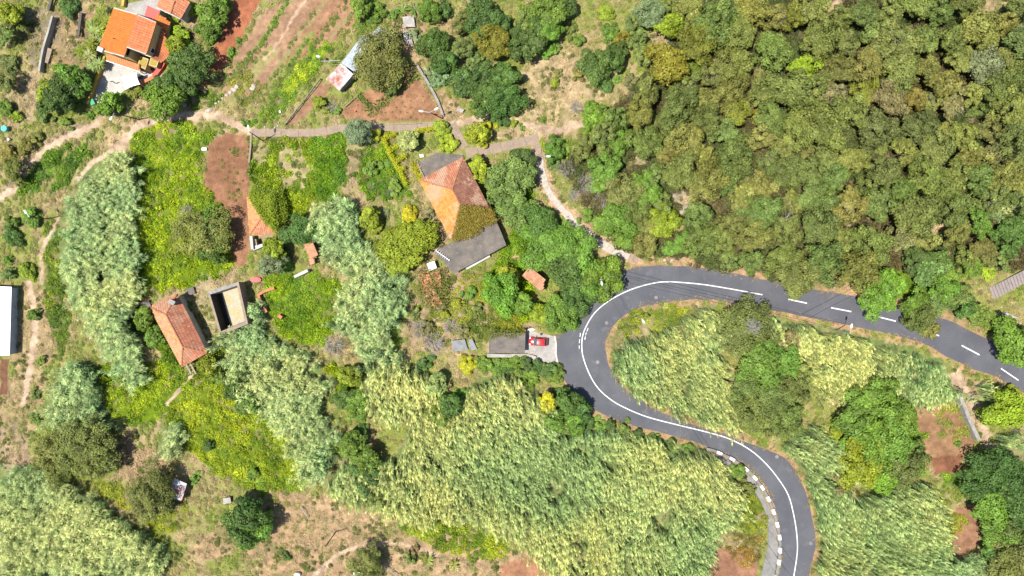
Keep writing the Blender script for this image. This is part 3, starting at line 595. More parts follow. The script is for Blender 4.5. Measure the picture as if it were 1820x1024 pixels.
for poly, lean, straw, label in CANES:
    P = sample(poly, 2.9, True, 3.4); P = P[np.all([in_poly(P + np.array(o_), WA(poly, 3.4)) for o_ in ((.75, 0), (-.75, 0), (0, .75), (0, -.75))], axis=0) | (rng.random(len(P)) < .18)]; P = P[fbm(P, .33, 97, 3) > .36]; n = len(P)
    if not n: continue
    cool = sum(np.exp(-((P - WA([(cx, cy)])[0]) ** 2).sum(1) / (cr * S) ** 2) for cx, cy, cr in COOL)
    t = np.clip(fbm(P, .06, 90, 3) * 2.0 - 1.0 + straw - .85 * cool + rng.normal(0, .15, n), 0, 1)[:, None]
    col = (np.array([.80, .96, .84]) * (1 - t) + np.array([1.24, 1.16, .93]) * t) * (1 + rng.normal(0, .10, (n, 1)))
    if math.hypot(*lean) > .2: col = col * np.array([1.20, 1.13, 1.05])
    s = rng.uniform(.5, 1.1, n) * (.5 + 1.0 * fbm(P, .13, 95, 3)); ang = math.atan2(lean[1], lean[0]) + math.pi / 2 if any(lean) else 0.0; rot = np.stack([rng.normal(0, .13, n) - lean[1], rng.normal(0, .13, n) + lean[0], ang + rng.normal(0, .24 if math.hypot(*lean) > .2 else .8, n) + 1.2 * (fbm(P, .07, 98, 2) - .5)], 1)
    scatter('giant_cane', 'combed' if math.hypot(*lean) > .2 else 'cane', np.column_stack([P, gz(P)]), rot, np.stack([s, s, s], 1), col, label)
for poly, c, dens, hs, label in GREENS:
    P = sample(poly, dens * .8); n = len(P)
    if n:
        inb = np.zeros(n, bool)
        for bp, _ in BARES[:4]: inb |= in_poly(P, WA(bp))
        P = P[~inb | (rng.random(n) < .12)]
    keep = fbm(P, .5, 120, 3) > .30; P = P[keep]; n = len(P)
    if not n: continue
    t = np.clip(fbm(P, .28, 130, 3) * 2 - .5 + rng.normal(0, .15, n), 0, 1)[:, None]; c = np.array(c)
    col = (c * np.array([.85, .98, 1.0]) * (1 - t) + c * np.array([2.3, 1.9, 1.2]) * t) * (1 + rng.normal(0, .14, (n, 1)))
    s = rng.uniform(.5, 1.2, n) * (.55 + .9 * fbm(P, .33, 135, 3)); hs = hs * (.5 + 1.3 * fbm(P, .4, 137, 2)); scatter('ground_cover', 'cover', np.column_stack([P, gz(P)]), rots(n, .12), np.stack([s, s, s * hs], 1), col, label)
STRIPS = [([(503,12),(480,48),(463,76)],5,'BR'),([(512,0),(470,70),(452,92)],5,'GR'),([(545,70),(520,110),(490,165),(478,185)],6,'GR'),([(470,80),(440,110),(400,150)],14,'DRY'),([(455,95),(420,125),(392,148)],12,'GR'),([(560,20),(530,60),(512,85)],4,'DRY'),([(620,-5),(585,40),(560,75)],7,'DRY'),([(600,30),(570,66),(548,92)],6,'GR'),([(630,20),(602,60)],8,'DRY'),([(520,165),(500,200),(480,222)],8,'BR'),([(430,165),(480,180),(470,215)],16,'DRY'),([(732,140),(700,170),(665,205)],5,'DRY'),([(412,255),(424,268),(415,290)],16,'SP'),([(395,290),(420,330),(412,360)],16,'SP'),([(440,235),(446,300)],4,'GR')]
sp, sc = [], []
for pts, w, kc in STRIPS:
    l = smooth_line(WA(pts), .1); k = rng.integers(0, len(l), int(len(l) * w * .05 * (.25 if kc == 'SP' else 1)) + 4); sp.append(l[k] + rng.normal(0, w * S * .45, (len(k), 2)))
    sc.append(np.repeat([dict(BR=(.17,.28,.02), GR=(.13,.21,.03), DRY=(.23,.22,.07), SP=(.17,.19,.04))[kc]], len(k), 0) * (1 + rng.normal(0, .2, (len(k), 1))))
P = np.vstack(sp); col = np.vstack(sc); ok = ~blocked(P, .2); P, col = P[ok], col[ok]; n = len(P); s = rng.uniform(.25, .75, n)
scatter('terrace_weeds', 'cover', np.column_stack([P, gz(P)]), rots(n), np.stack([s, s, s], 1), col, 'lines of weeds along the terraced fields at the top')
P = np.vstack([smooth_line(WA(e_), .22) for e_ in (OUTER, INNER)]); P = np.vstack([P + rng.normal(0, .3, P.shape), P + rng.normal(0, .55, P.shape)]); P = P[(fbm(P, .3, 160, 3) > .47)]; n = len(P); s = rng.uniform(.15, .5, n)
scatter('verge_grass', 'grass', np.column_stack([P, gz(P)]), rots(n, .25), np.stack([s, s, s * .6], 1), (np.array([.30, .22, .11]) * (1 + rng.normal(0, .2, (n, 1)))), 'dry grass and grit along both edges of the asphalt')
# wild undergrowth, dry grass: everywhere that is neither field, path nor building
allP = rng.random((64000, 2)) * np.array([224, 130]) - np.array([112, 65])
bad = blocked(allP, .35) | onpath(allP, .1)
for poly, _ in FIELDS: bad |= in_poly(allP, WA(poly))
allP = allP[~bad]; bare = np.zeros(len(allP), bool); wobA = np.stack([fbm(allP, .35, 11, 3) - .5, fbm(allP, .35, 21, 3) - .5], 1) * 3.2
for poly, _ in BARES: bare |= in_poly(allP + wobA, WA(poly))
cov = np.zeros(len(allP), bool)
for g in GREENS: cov |= in_poly(allP + wobA, WA(g[0]))
for g in CANES: cov |= in_poly(allP + wobA, WA(g[0]))
infor = in_poly(allP + wobA, WA(forest)); nn = fbm(allP, .16, 140, 4); n5 = fbm(allP, .5, 150, 3)
m = ~bare & ~cov & ~infor & (n5 > .44); P = allP[m]; n = len(P); t = sm(nn[m] + rng.normal(0, .05, n), .33, .56)[:, None]
col = (np.array([.30, .25, .10]) * (1 - t) + np.array([.20, .25, .04]) * t) * (1 + rng.normal(0, .18, (n, 1)))
s = rng.uniform(.3, 1.0, n); scatter('undergrowth', 'bush', np.column_stack([P, gz(P)]), rots(n), np.stack([s, s, s * .5], 1), col, 'wild scrub and weeds between the fields and trees')
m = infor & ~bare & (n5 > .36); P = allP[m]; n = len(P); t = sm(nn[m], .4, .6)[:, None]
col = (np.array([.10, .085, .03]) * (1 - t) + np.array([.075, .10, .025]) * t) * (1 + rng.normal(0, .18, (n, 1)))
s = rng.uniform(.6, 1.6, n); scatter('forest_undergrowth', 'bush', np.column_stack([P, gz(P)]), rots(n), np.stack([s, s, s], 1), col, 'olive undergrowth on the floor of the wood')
m = (bare | (n5 < .44)) & ~cov & (n5 > .27) & (rng.random(len(allP)) < .62); P = allP[m]; n = len(P)
t = sm(nn[m] + rng.normal(0, .07, n), .42, .62)[:, None]
col = (np.array([.46, .345, .19]) * (1 - t) + np.array([.28, .27, .08]) * t) * (1 + rng.normal(0, .16, (n, 1)))
s = rng.uniform(.45, 1.2, n); scatter('dry_grass', 'grass', np.column_stack([P, gz(P)]), rots(n, .2), np.stack([s, s, s * .8], 1), col, 'dry straw coloured grass on the bare slopes')
m = bare & (n5 > .63); P = allP[m]; n = len(P); s = rng.uniform(.3, .8, n)
scatter('weed_patch', 'bush', np.column_stack([P, gz(P)]), rots(n), np.stack([s, s, s * .7], 1), np.array([.12, .14, .03]) * (1 + rng.normal(0, .2, (n, 1))), 'low green weeds dotted over the bare slopes')

# ---------------------------------------------------------------- buildings
def v3(p): return np.array([p[0], p[1], p[2]], float)
def tiles(name, quad, parent, tint_rgb, tw=.42, tl=.52, spread=.22, seed=1, lichen=0.0, keep=1.0):
    """overlapping barrel tiles laid on a planar roof face; quad = eave a, eave b, top c, top d (c may equal d)"""
    g = np.random.default_rng(seed); a, b, c, d = [v3(p) for p in quad]
    ex = unit(b - a); nrm = unit(np.cross(b - a, (c + d) / 2 - a)); nrm = nrm if nrm[2] > 0 else -nrm
    up = np.cross(nrm, ex); up = up if up @ ((c + d) / 2 - a) > 0 else -up
    loc = lambda p: ((p - a) @ ex, (p - a) @ up); poly = [loc(p) for p in (a, b, c, d)]
    us = [p[0] for p in poly]; vs_ = [p[1] for p in poly]; pts = []
    for j in range(int(max(vs_) / tl) + 1):
        for i in range(int((max(us) - min(us)) / tw) + 1): pts.append((min(us) + (i + .5) * tw, (j + .5) * tl))
    pts = np.array(pts); pts = pts[in_poly(pts, poly)]; pts = pts[g.random(len(pts)) < keep]; n = len(pts)
    prof = [(-.5, .0), (-.25, .075), (.25, .075), (.5, .0)]; V = np.zeros((n, 8, 3))
    for k, (x, z) in enumerate(prof):
        for e, (vv, zz) in enumerate(((-.56, .055), (.5, .015))):
            V[:, k * 2 + e] = a + (pts[:, :1] + x * tw * .98) * ex + (pts[:, 1:] + vv * tl) * up + (z + zz + g.normal(0, .006, (n, 1))) * nrm
    f = np.array([[0, 2, 3, 1], [2, 4, 5, 3], [4, 6, 7, 5]]); F = (np.arange(n)[:, None, None] * 8 + f).reshape(-1, 4)
    c_ = np.array(tint_rgb) * .82 * (1 + spread * (g.random((n, 1)) * 2 - 1)) * (1 + .12 * (g.random((n, 3)) - .5))
    if lichen:
        w = (a + pts[:, :1] * ex + pts[:, 1:] * up)[:, :2]; t = (sm(fbm(w, .55, 300 + seed, 4), .50, .62) * lichen)[:, None]; c_ = c_ * (1 - t) + np.array([.36, .24, .16]) * t
    o = link(name, np_mesh(name, V.reshape(-1, 3), F, M['tile'], {'gcol': np.repeat(c_, 8, 0)}), parent); o.matrix_parent_inverse = Matrix.Translation(-Vector(parent.location)); o['kind'] = 'stuff'; return o
def slab3(name, pts, th, mat, parent):
    mb = MB(); bm = mb.bm; t = [bm.verts.new(p) for p in pts]; lo = [bm.verts.new((p[0], p[1], p[2] - th)) for p in pts]; n = len(pts)
    bm.faces.new(t); bm.faces.new(lo[::-1])
    for i in range(n): bm.faces.new((t[i], lo[i], lo[(i+1) % n], t[(i+1) % n]))
    return mb.build(name, mat, parent)
def inset(poly, dd):
    p = np.array([(q[0], q[1]) for q in poly]); c = p.mean(0); out = []
    for q in p: out.append(c + (q - c) * (1 - dd / np.linalg.norm(q - c)))
    return np.array(out)
def walls(poly, z0, z1, mat, parent, th=.22):
    """four (or n) wall slabs around poly"""
    p = np.array(poly); q = inset(poly, th * 1.4); n = len(p)
    for i in range(n):
        j = (i + 1) % n; MB().prism([tuple(p[i]), tuple(p[j]), tuple(q[j]), tuple(q[i])], z0, z1).build('wall', mat, parent)
def window(p0, p1, t, z0, z1, w, parent, mat='glass'):
    """a framed window proud of the wall that runs p0 -> p1"""
    p0, p1 = np.array(p0[:2]), np.array(p1[:2]); e = unit(p1 - p0); c = p0 + (p1 - p0) * t; nrm = np.array([e[1], -e[0]]); ang = math.atan2(e[1], e[0])
    f = MB().box((*(c + nrm * .02), (z0 + z1) / 2), (w + .16, .08, z1 - z0 + .16), ang).build('window', M['white'], parent)
    p = MB().box((*(c + nrm * .05), (z0 + z1) / 2), (w, .06, z1 - z0), ang).build('pane', M[mat]); p.parent = f
    return f
def hip(root, corners, ze, zr, cols, seed, over=.35, tw=.42, tl=.52, lichen=0.0, wallmat='whitewall', z0=-.3):
    """hipped tile roof on four eave corners (survey units), long axis from corner 0-1 side to 2-3 side"""
    e = [np.array(W(x, y, ze)) for x, y in corners]; A, B, Cc, D = e
    m0, m1 = (A + B) / 2, (Cc + D) / 2; half = np.linalg.norm(A - B) / 2; ax = unit(m1 - m0)
    r0 = m0 + ax * half * 1.02; r1 = m1 - ax * half * 1.02
    if (r1 - r0) @ ax < 0: r0 = r1 = (m0 + m1) / 2
    r0[2] = r1[2] = zr
    faces = [(A, B, r0, r0), (B, Cc, r1, r0), (Cc, D, r1, r1), (D, A, r0, r1)]
    bm = MB(); 
    for f in faces:
        pts = [f[0], f[1], f[2]] + ([f[3]] if np.linalg.norm(f[2] - f[3]) > .01 else []); bm.poly([tuple(p) for p in pts])
    bm.poly([tuple(p - [0, 0, .12]) for p in (A, B, Cc, D)])
    rf = bm.build('roof', M['tilebase'], root)
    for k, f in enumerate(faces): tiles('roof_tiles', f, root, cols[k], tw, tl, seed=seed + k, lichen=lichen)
    for p, q in ((A, r0), (B, r0), (Cc, r1), (D, r1), (r0, r1)):
        if np.linalg.norm(q - p) > .3: MB().tube([tuple(p + [0, 0, .08]), tuple(q + [0, 0, .08])], .15, 6).build('ridge_cap', M['ridge'], root)
    walls(inset([p[:2] for p in e], over * 1.4), z0, ze - .1, M[wallmat], root)
    return e, r0, r1
M['ridge'] = surf('ridge_tile', (.36, .15, .075), (.27, .11, .055), 1.2, 0.8, 6, 0.15, 0)
def house(name, px, py, label, cat='house'): return empty(name, W(px, py, 0), label, cat)
SALM, ORG, PALE, DKT = (.37, .15, .085), (.42, .17, .06), (.50, .26, .11), (.25, .115, .075)
# hipped house in the middle
h = house('hipped_house', 815, 355, 'old hipped house in the middle, orange tiled roof half overgrown by a vine')
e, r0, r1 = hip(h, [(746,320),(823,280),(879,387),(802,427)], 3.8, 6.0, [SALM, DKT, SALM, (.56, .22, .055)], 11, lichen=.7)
MB().prism([tuple(W(*p).xy) for p in ((741,291),(777,272),(823,276),(826,284),(752,322))], -.3, .35).build('terrace', M['grey_conc'], h)
MB().prism([tuple(W(*p, 2.9).xy) for p in ((800,432),(881,391),(890,411),(900,436),(806,487),(771,447))], 2.65, 2.9).build('flat_roof', M['grey_conc'], h)
walls([tuple(W(*p, 2.6).xy) for p in ((803,434),(880,394),(896,434),(807,483),(775,448))], -.3, 2.63, M['whitewall'], h)
MB().prism([tuple(W(*p).xy) for p in ((826,472),(868,450),(872,457),(830,480))], -.3, 1.2).build('porch_step', M['whitewall'], h)
MB().prism([tuple(W(*p, .7).xy) for p in ((741,291),(743,290),(756,318),(752,321))], -.2, .7).build('garden_wall', M['concrete'], h)
# roof climber
_n3 = np.random.default_rng(55).random((24, 24, 24))
def noise3(P):
    i = np.floor(P).astype(int); f = P - i; f = f * f * (3 - 2 * f); o = 0
    for dx in (0, 1):
        for dy in (0, 1):
            for dz in (0, 1):
                w = (f[:, 0] if dx else 1 - f[:, 0]) * (f[:, 1] if dy else 1 - f[:, 1]) * (f[:, 2] if dz else 1 - f[:, 2]); o = o + w * _n3[(i[:, 0] + dx) % 24, (i[:, 1] + dy) % 24, (i[:, 2] + dz) % 24]
    return o
def crown_arrays(seed, Rr, Hh, npuff, leaf, nleaf, pr=(.28, .44), up=.45, dome=1.0, zc=.36, style='leaf'):
    g = np.random.default_rng(seed); k = np.arange(npuff); gold = k * 2.399963 + g.uniform(0, 6)
    zz = 1 - (k + .5) / npuff * 1.25; rr = np.sqrt(np.clip(1 - np.minimum(np.abs(zz), 1) ** 2, 0, 1))
    D = np.stack([rr * np.cos(gold), rr * np.sin(gold), zz], 1) + g.normal(0, .18, (npuff, 3))
    rad = g.uniform(*pr, npuff) * Rr; ext = (g.uniform(.45, .90, npuff) * (1 + .22 * np.cos(gold - g.uniform(0, 6.28)) + .12 * np.cos(2 * gold - g.uniform(0, 6.28))))[:, None]
    cen = D * ext * np.array([Rr, Rr, Hh * .62]); cen[:, 2] += Hh * zc
    w = rad ** 2; pk = g.choice(npuff, nleaf, p=w / w.sum()); d = g.normal(size=(nleaf, 3)); d[:, 2] = np.where(d[:, 2] < -.25, -d[:, 2], d[:, 2]); d = unit(d)
    d = unit(d + .35 * unit(cen[pk] - np.array([0, 0, Hh * .25])))
    sq = np.array([1, 1, min(1.0, Hh / Rr * .75)])
    P = cen[pk] + d * sq * rad[pk][:, None] * (1.04 - .42 * g.random((nleaf, 1)) ** 2)
    q = noise3(P * 1.25 + 7 + seed % 5) * .6 + noise3(P * 2.9 + 31) * .4; P = P + d * (q[:, None] - .5) * min(1.0, .45 * Rr) * .9
    kp = q > .33; P, d, pk = P[kp], d[kp], pk[kp]; nleaf = len(P); q = q[kp]
    N = unit(d * .9 + np.array([0, 0, up * .6]) + g.normal(0, .38, (nleaf, 3)))
    pv = 1 + .22 * (g.random(npuff) * 2 - 1)
    tn = tint(nleaf, g, .30, .10) * np.repeat((pv[pk] * (.72 + .56 * q / .5))[:, None], 4, 0)
    if style == 'blade':
        T = unit(d * [1, 1, .35] + g.normal(0, .12, (nleaf, 3))); V, F = leaf_quads(P, unit(N + [0, 0, .6]), leaf * 3.2 * g.uniform(.7, 1.2, nleaf), leaf * .42, g, T, .25)
    else: V, F = leaf_quads(P, N, leaf * g.uniform(.65, 1.45, nleaf), leaf * g.uniform(.5, .95, nleaf), g, None, .15)
    return V, F, tn
def climber(root, pts3, n, col, leaf=.3, zth=.5):
    V, F, Cc = [], [], []; g = np.random.default_rng(77); tri = [np.array(p) for p in pts3]; c0 = sum(tri) / len(tri); P = []
    k = len(tri); ar = [np.linalg.norm(np.cross(tri[i] - c0, tri[(i+1) % k] - c0)) for i in range(k)]; pk = g.choice(k, n, p=np.array(ar) / sum(ar))
    u, v = g.random(n), g.random(n); s = u + v > 1; u[s], v[s] = 1 - u[s], 1 - v[s]
    T = np.array(tri); P = c0 + (T[pk] - c0) * u[:, None] + (T[(pk + 1) % k] - c0) * v[:, None]
    keep = fbm(P[:, :2], .55, 410, 3) > .27; P = P[keep]; n = len(P); P[:, 2] += g.random(n) * zth + .6 * zth * fbm(P[:, :2], .8, 420, 2); P[:, :2] += g.normal(0, .25, (n, 2))
    v, f = leaf_quads(P, unit(g.normal(0, .5, (n, 3)) + [0, 0, 1]), leaf * g.uniform(.6, 1.4, n), leaf * .6, g, None, .15)
    o = link('climber', np_mesh('climber', v, f, M['leaf'], {'gcol': tint(n, g, .4, .25)}), root); o.matrix_parent_inverse = Matrix.Translation(-Vector(root.location)); o.color = (*col, 1); o['kind'] = 'stuff'; return o
cl = climber(h, [tuple(v3(r1) + [0, 0, .1]), tuple(v3(e[1] * .15 + e[2] * .85) + [0, 0, .2]), tuple(v3(e[2]) + [.6, -.4, -.3]), tuple(v3(e[2] * .5 + e[3] * .5) + [0, -1.5, -.2]), tuple(v3(e[3]) + [.4, -.3, -.1]), tuple(v3(r1 * .55 + e[3] * .45) + [.2, 0, .2])], 7500, (.22, .175, .022), .26, .7)
cl['label'] = 'olive brown vine covering the lower end of the roof'
# small orange outbuilding
h = house('outbuilding', 318, 590, 'small outbuilding with a long hipped orange roof and a grey chimney', 'outbuilding')
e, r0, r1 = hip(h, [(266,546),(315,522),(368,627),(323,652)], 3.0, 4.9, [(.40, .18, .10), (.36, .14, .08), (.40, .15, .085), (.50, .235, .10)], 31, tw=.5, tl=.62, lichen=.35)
c = W(309, 537, 4.4); ch = MB().box((c.x, c.y, 4.2), (1.2, .8, 2.2), -.5).build('chimney', M['grey_conc'], h)
cp = MB().box((c.x, c.y, 5.36), (1.35, .95, .12), -.5).build('chimney_cap', M['pale_conc']); cp.parent = ch
for p, s in (((260,543), (2.2, 1.9)), ((339,518), (1.9, 1.5))):
    c = W(*p); tag(MB().box((c.x, c.y, .15), (*s, .5), .3).build('concrete_slab', M['grey_conc'], None, (c.x, c.y, 0)), 'square grey concrete slab ' + ('left' if p[0] < 300 else 'right') + ' of the outbuilding roof top', 'slab')
c = W(341, 655); r = empty('wooden_trough', (c.x, c.y, 0), 'grey wooden bench frame at the lower end of the outbuilding', 'bench')
for dx in (-.5, .5): MB().box((c.x + dx, c.y, .5), (.35, 2.4, .12), .5).build('plank', M['wood'], r)
for dy in (-.8, .8): MB().box((c.x, c.y + dy, .2), (1.4, .15, .5), .5).build('leg', M['wood'], r)
# half-buried orange roof
P_ = lambda x, y, z: np.array(W(x, y, z))
h = house('half_buried_house', 466, 382, 'low building with an orange roof half buried under creeper', 'outbuilding')
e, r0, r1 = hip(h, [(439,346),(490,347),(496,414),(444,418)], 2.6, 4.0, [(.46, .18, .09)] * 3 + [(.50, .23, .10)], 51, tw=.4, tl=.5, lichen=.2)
climber(h, [tuple(v3(p) + [0, 0, .25]) for p in (e[0] * .8 + e[1] * .2, e[1], e[2] * .96 + e[1] * .04, e[2] * .4 + r1 * .6, r0 * .9 + e[3] * .1, e[0] * .7 + r0 * .3)], 6500, (.22, .28, .015), .28, .8)['label'] = 'yellow green creeper hiding the upper right of the roof'
climber(h, [tuple(v3(e[1]) + [-.8, -.3, .2]), tuple(P_(506,338,.1)), tuple(P_(514,380,.1)), tuple(P_(508,412,.1)), tuple(v3(e[2]) + [-.8, .3, .2])], 5200, (.20, .26, .015), .28, 1.5)
climber(h, [tuple(v3(e[0]) + [.8, -.6, .2]), tuple(v3(e[1]) + [-.2, -.6, .2]), tuple(P_(506,338,.1)), tuple(P_(455,333,.1))], 2600, (.18, .25, .015), .28, 1.2)
c = W(460, 432); r = empty('lean_to', (c.x, c.y, 0), 'small pale ruined lean-to below the half buried roof', 'lean-to')
MB().prism([tuple(W(*p).xy) for p in ((449,421),(454,421),(456,444),(452,444))], -.2, 1.8).build('side_wall', M['whitewall'], r)
MB().prism([tuple(W(*p).xy) for p in ((453,438),(470,434),(471,439),(454,446))], -.2, 1.2).build('front_wall', M['whitewall'], r)
MB().prism([tuple(W(*p).xy) for p in ((458,426),(460,426),(462,437),(460,437))], -.2, 1.6).build('post', M['wood'], r)
MB().prism([tuple(W(*p).xy) for p in ((470,420),(507,416),(509,419),(471,424))], -.2, .8).build('low_wall', M['concrete'], r)
M['porch'] = surf('porch_floor', (.30, .215, .05), (.24, .18, .05), 0.8, 0.85, 8, 0.15)
# big orange house
h = house('orange_house', 232, 68, 'large two storey house with bright orange tiled roofs at top left')
ze, zr = 5.4, 6.3
P = lambda x, y, z: np.array(W(x, y, z))
LQ = [P(175,88,ze-.5), P(203,14.5,ze-.5), P(245,26.5,zr), P(222,101,zr)]
RQ = [P(278,40,ze+.25), P(260,96.5,ze+.25), P(226,84,zr+.25), P(245.5,27,zr+.25)]
roof1 = slab3('roof', LQ, .22, M['tilebase'], h); tiles('roof_tiles', LQ, h, (.55, .145, .028), .40, .46, .06, 61)
roof2 = slab3('roof', RQ, .22, M['tilebase'], h); tiles('roof_tiles', RQ, h, (.52, .17, .07), .52, .62, .14, 62)
for a_, b_ in ((LQ[0], LQ[3]), (LQ[1], LQ[2]), (RQ[0], RQ[3]), (RQ[1], RQ[2])): MB().tube([tuple(a_ + [0, 0, .1]), tuple(b_ + [0, 0, .1])], .13, 6).build('verge', M['whitewall'], h)
MB().tube([tuple(LQ[3] + [.0, 0, .22]), tuple(LQ[2] + [.0, 0, .22])], .12, 6).build('flashing', M['ridge'], h)
lw = inset([q[:2] for q in LQ], .5); walls(lw, -.2, ze - .75, M['ochre'], h); rw = inset([q[:2] for q in RQ], .25); walls(rw, -.2, ze + .02, M['ochre'], h)
rws = [tuple(p) for p in rw]
window(rws[1], rws[0], .18, 3.3, 4.4, .9, h); window(rws[2], rws[1], .22, 3.4, 4.5, 1.1, h); window(rws[2], rws[1], .7, 1.0, 2.9, 1.0, h)
AW = [P(189,108,2.5), P(249,128,2.5), P(248,115,3.1), P(190,95,3.1)]
slab3('porch_roof', AW, .15, M['tilebase'], h); tiles('roof_tiles', AW, h, (.52, .20, .08), .42, .5, .12, 63)
MB().tube([tuple(AW[0] + [0, 0, .06]), tuple(AW[1] + [0, 0, .06])], .10, 6).build('gutter', M['white'], h)
for t in (.05, .35, .65, .95): q = AW[0] * (1 - t) + AW[1] * t; MB().tube([(q[0], q[1] + .2, 0), (q[0], q[1] + .2, 2.4)], .1, 6).build('post', M['whitewall'], h)
for Q, cc, sd in (([P(303,99,2.5), P(286,112,2.5), P(271,104,3.0), P(290,48,3.0)], (.48, .15, .06), 64), ([P(303,40,2.6), P(294,66,2.6), P(277,38,3.1), P(280,22,3.1)], (.50, .16, .04), 65)):
    slab3('lower_roof', Q, .18, M['tilebase'], h); tiles('roof_tiles', Q, h, cc, .45, .5, .12, sd); walls(inset([q[:2] for q in Q], .35), -.2, 2.2, M['ochre'], h)
for Q, z in (([(250,100),(264,105),(258,124),(244,116)], 2.6), ([(268,101),(283,106),(278,120),(264,116)], 2.2)):
    MB().prism([tuple(W(*p, z).xy) for p in Q], -.2, z).build('porch_block', M['ochre'], h); MB().prism([tuple(q) for q in inset([tuple(W(*p, z).xy) for p in Q], .25)], z - .02, z + .03).build('porch_top', M['porch'], h)
c = W(176, 84, 5.2); MB().box((c.x + .5, c.y - .6, 5.35), (1.2, .9, .8), -.35).build('chimney', M['whitewall'], h)
c = P(203, 69, 5.9); MB().tube([tuple(c), (c[0], c[1], 6.3)], .12, 6).build('vent_pipe', M['black'], h)
# neighbour roofs at the top edge
h = house('neighbour_house', 310, 8, 'salmon tiled house cut by the top edge beside the red canopy')
Q1 = [P(279,14,3.4), P(288,-14,3.4), P(314,-6,4.2), P(303,25,4.2)]; Q2 = [P(338,4,3.4), P(321,34,3.4), P(303,25.5,4.2), P(314,-6,4.2)]
for k, Q in enumerate((Q1, Q2)): slab3('roof', Q, .2, M['tilebase'], h); tiles('roof_tiles', Q, h, (.46, .18, .09), .48, .55, .14, 66 + k)
MB().tube([tuple(Q1[2] + [0, 0, .1]), tuple(Q1[3] + [0, 0, .1])], .14, 6).build('ridge_cap', M['ridge'], h)
MB().tube([tuple(Q1[0] + [0, 0, .1]), tuple(Q1[3] + [0, 0, .1]), tuple(Q2[1] + [0, 0, .1])], .14, 6).build('verge', M['whitewall'], h)
walls(inset([q[:2] for q in (Q1[0], Q1[1], Q2[0], Q2[1])], .5), -.2, 3.1, M['whitewall'], h)
# red canopy
Q = [P(262,9.5,3.3), P(284,20,3.3), P(277,37,3.0), P(257,28,3.0)]; c = sum(Q) / 4
r = empty('red_canopy', (c[0], c[1], 0), 'flat red canopy roof between the orange house and its neighbour', 'canopy'); slab3('roof_sheet', Q, .08, M['redroof'], r)
for q in Q: q2 = c + (q - c) * .93; MB().tube([(q2[0], q2[1], 0), (q2[0], q2[1], 2.95)], .05, 6).build('post', M['metal'], r)
# patio things
tag(sheet('patio', WA(PATIO), .04, M['patio'], 'pale concrete patio below the orange house', thick=.2), 'pale concrete patio below the orange house', None, None, 'structure')
def wall_line(name, pts, w, z, mat, label, cat='wall', z0=-.3, smooth=True, cap=None):
    l = smooth_line(WA(pts), 1.5) if smooth else WA(pts); a, b = ribbon(l, w); out = np.vstack([a, b[::-1]]); c = out.mean(0)
    o = MB().prism([tuple(p) for p in out], z0, z).build(name, mat, None, (c[0], c[1], 0)); return tag(o, label, cat)
wall_line('parapet_wall', [(190,103),(175,144),(160,187)], .4, 1.0, M['yellow'], 'yellow parapet wall along the left side of the patio')
wall_line('parapet_wall', [(225,-4),(222,14)], .5, 1.0, M['yellow'], 'short yellow parapet wall at the top edge beside the yard')
wall_line('coping_wall', [(301,99),(290,120),(276,138)], .9, .9, M['redroof'], 'red tiled coping wall on the right of the patio')
wall_line('coping_wall', [(276,139),(262,146),(250,151)], .7, .9, M['brick'], 'orange tiled coping wall at the lower edge of patio')
wall_line('retaining_wall', [(99,32),(91,62),(83,88),(77,120),(76,130)], .42, 1.2, M['pale_conc'], 'long pale retaining wall at upper left slope')
c = W(87, 100); tag(MB().box((c.x, c.y, .2), (1.1, 3.2, .5), -.3).build('concrete_slab', M['concrete'], None, (c.x, c.y, 0)), 'concrete slab leaning against the pale retaining wall', 'slab')
for p, an, ln in (((145,45), 1.45, 5.0), ((93,8), 1.3, 3.0)):
    c = W(*p); tag(MB().box((c.x, c.y, .5), (ln, .5, .5), an).build('timber_beam', M['pole'], None, (c.x, c.y, 0)), 'dark timber beam lying on the slope ' + ('beside the palm-like trees' if p[0] > 100 else 'near the top edge'), 'beam')
SQ = [P(214,137,2.6), P(243,129,2.7), P(249,150,2.3), P(222,160,2.6)]; c = sum(SQ) / 4
r = empty('shade_sail', (c[0], c[1], 0), 'white shade sail stretched over the patio', 'shade sail'); bm = MB(); NN = 9; vv = {}
for i in range(NN):
    for j in range(NN):
        u, v = i / (NN-1), j / (NN-1); p = (SQ[0]*(1-u) + SQ[1]*u)*(1-v) + (SQ[3]*(1-u) + SQ[2]*u)*v; k = 1 - .13 * (4*u*(1-u) * abs(2*v-1) + 4*v*(1-v) * abs(2*u-1)); q = c + (p - c) * k
        q[2] -= 1.1 * u*(1-u)*v*(1-v) * 4 * .3; vv[i, j] = bm.bm.verts.new(q)
for i in range(NN-1):
    for j in range(NN-1): bm.bm.faces.new((vv[i, j], vv[i+1, j], vv[i+1, j+1], vv[i, j+1]))
bm.build('cloth', M['tarp'], r)
for q in SQ: MB().tube([(q[0], q[1], 0), (q[0], q[1], q[2] + .1)], .05, 6).build('post', M['metal'], r)
c = W(250, 138); r = empty('patio_table', (c.x, c.y, 0), 'dark garden table beside the shade sail', 'table'); MB().box((c.x, c.y, .74), (1.5, .85, .05), -.3).build('tabletop', M['black'], r)
for dx in (-.55, .55):
    for dy in (-.3, .3): MB().tube([(c.x + dx, c.y + dy, 0), (c.x + dx, c.y + dy, .72)], .035, 6).build('leg', M['black'], r)
c = W(204, 147); tag(MB().tube([(c.x - .9, c.y + .2, .08), (c.x - .4, c.y + .25, .08), (c.x, c.y - .1, .08), (c.x + .5, c.y - .15, .08), (c.x + 1, c.y + .05, .08)], .09, 5).build('garden_hose', M['black'], None, (c.x, c.y, 0)), 'dark curved hose lying on the pale patio', 'hose')
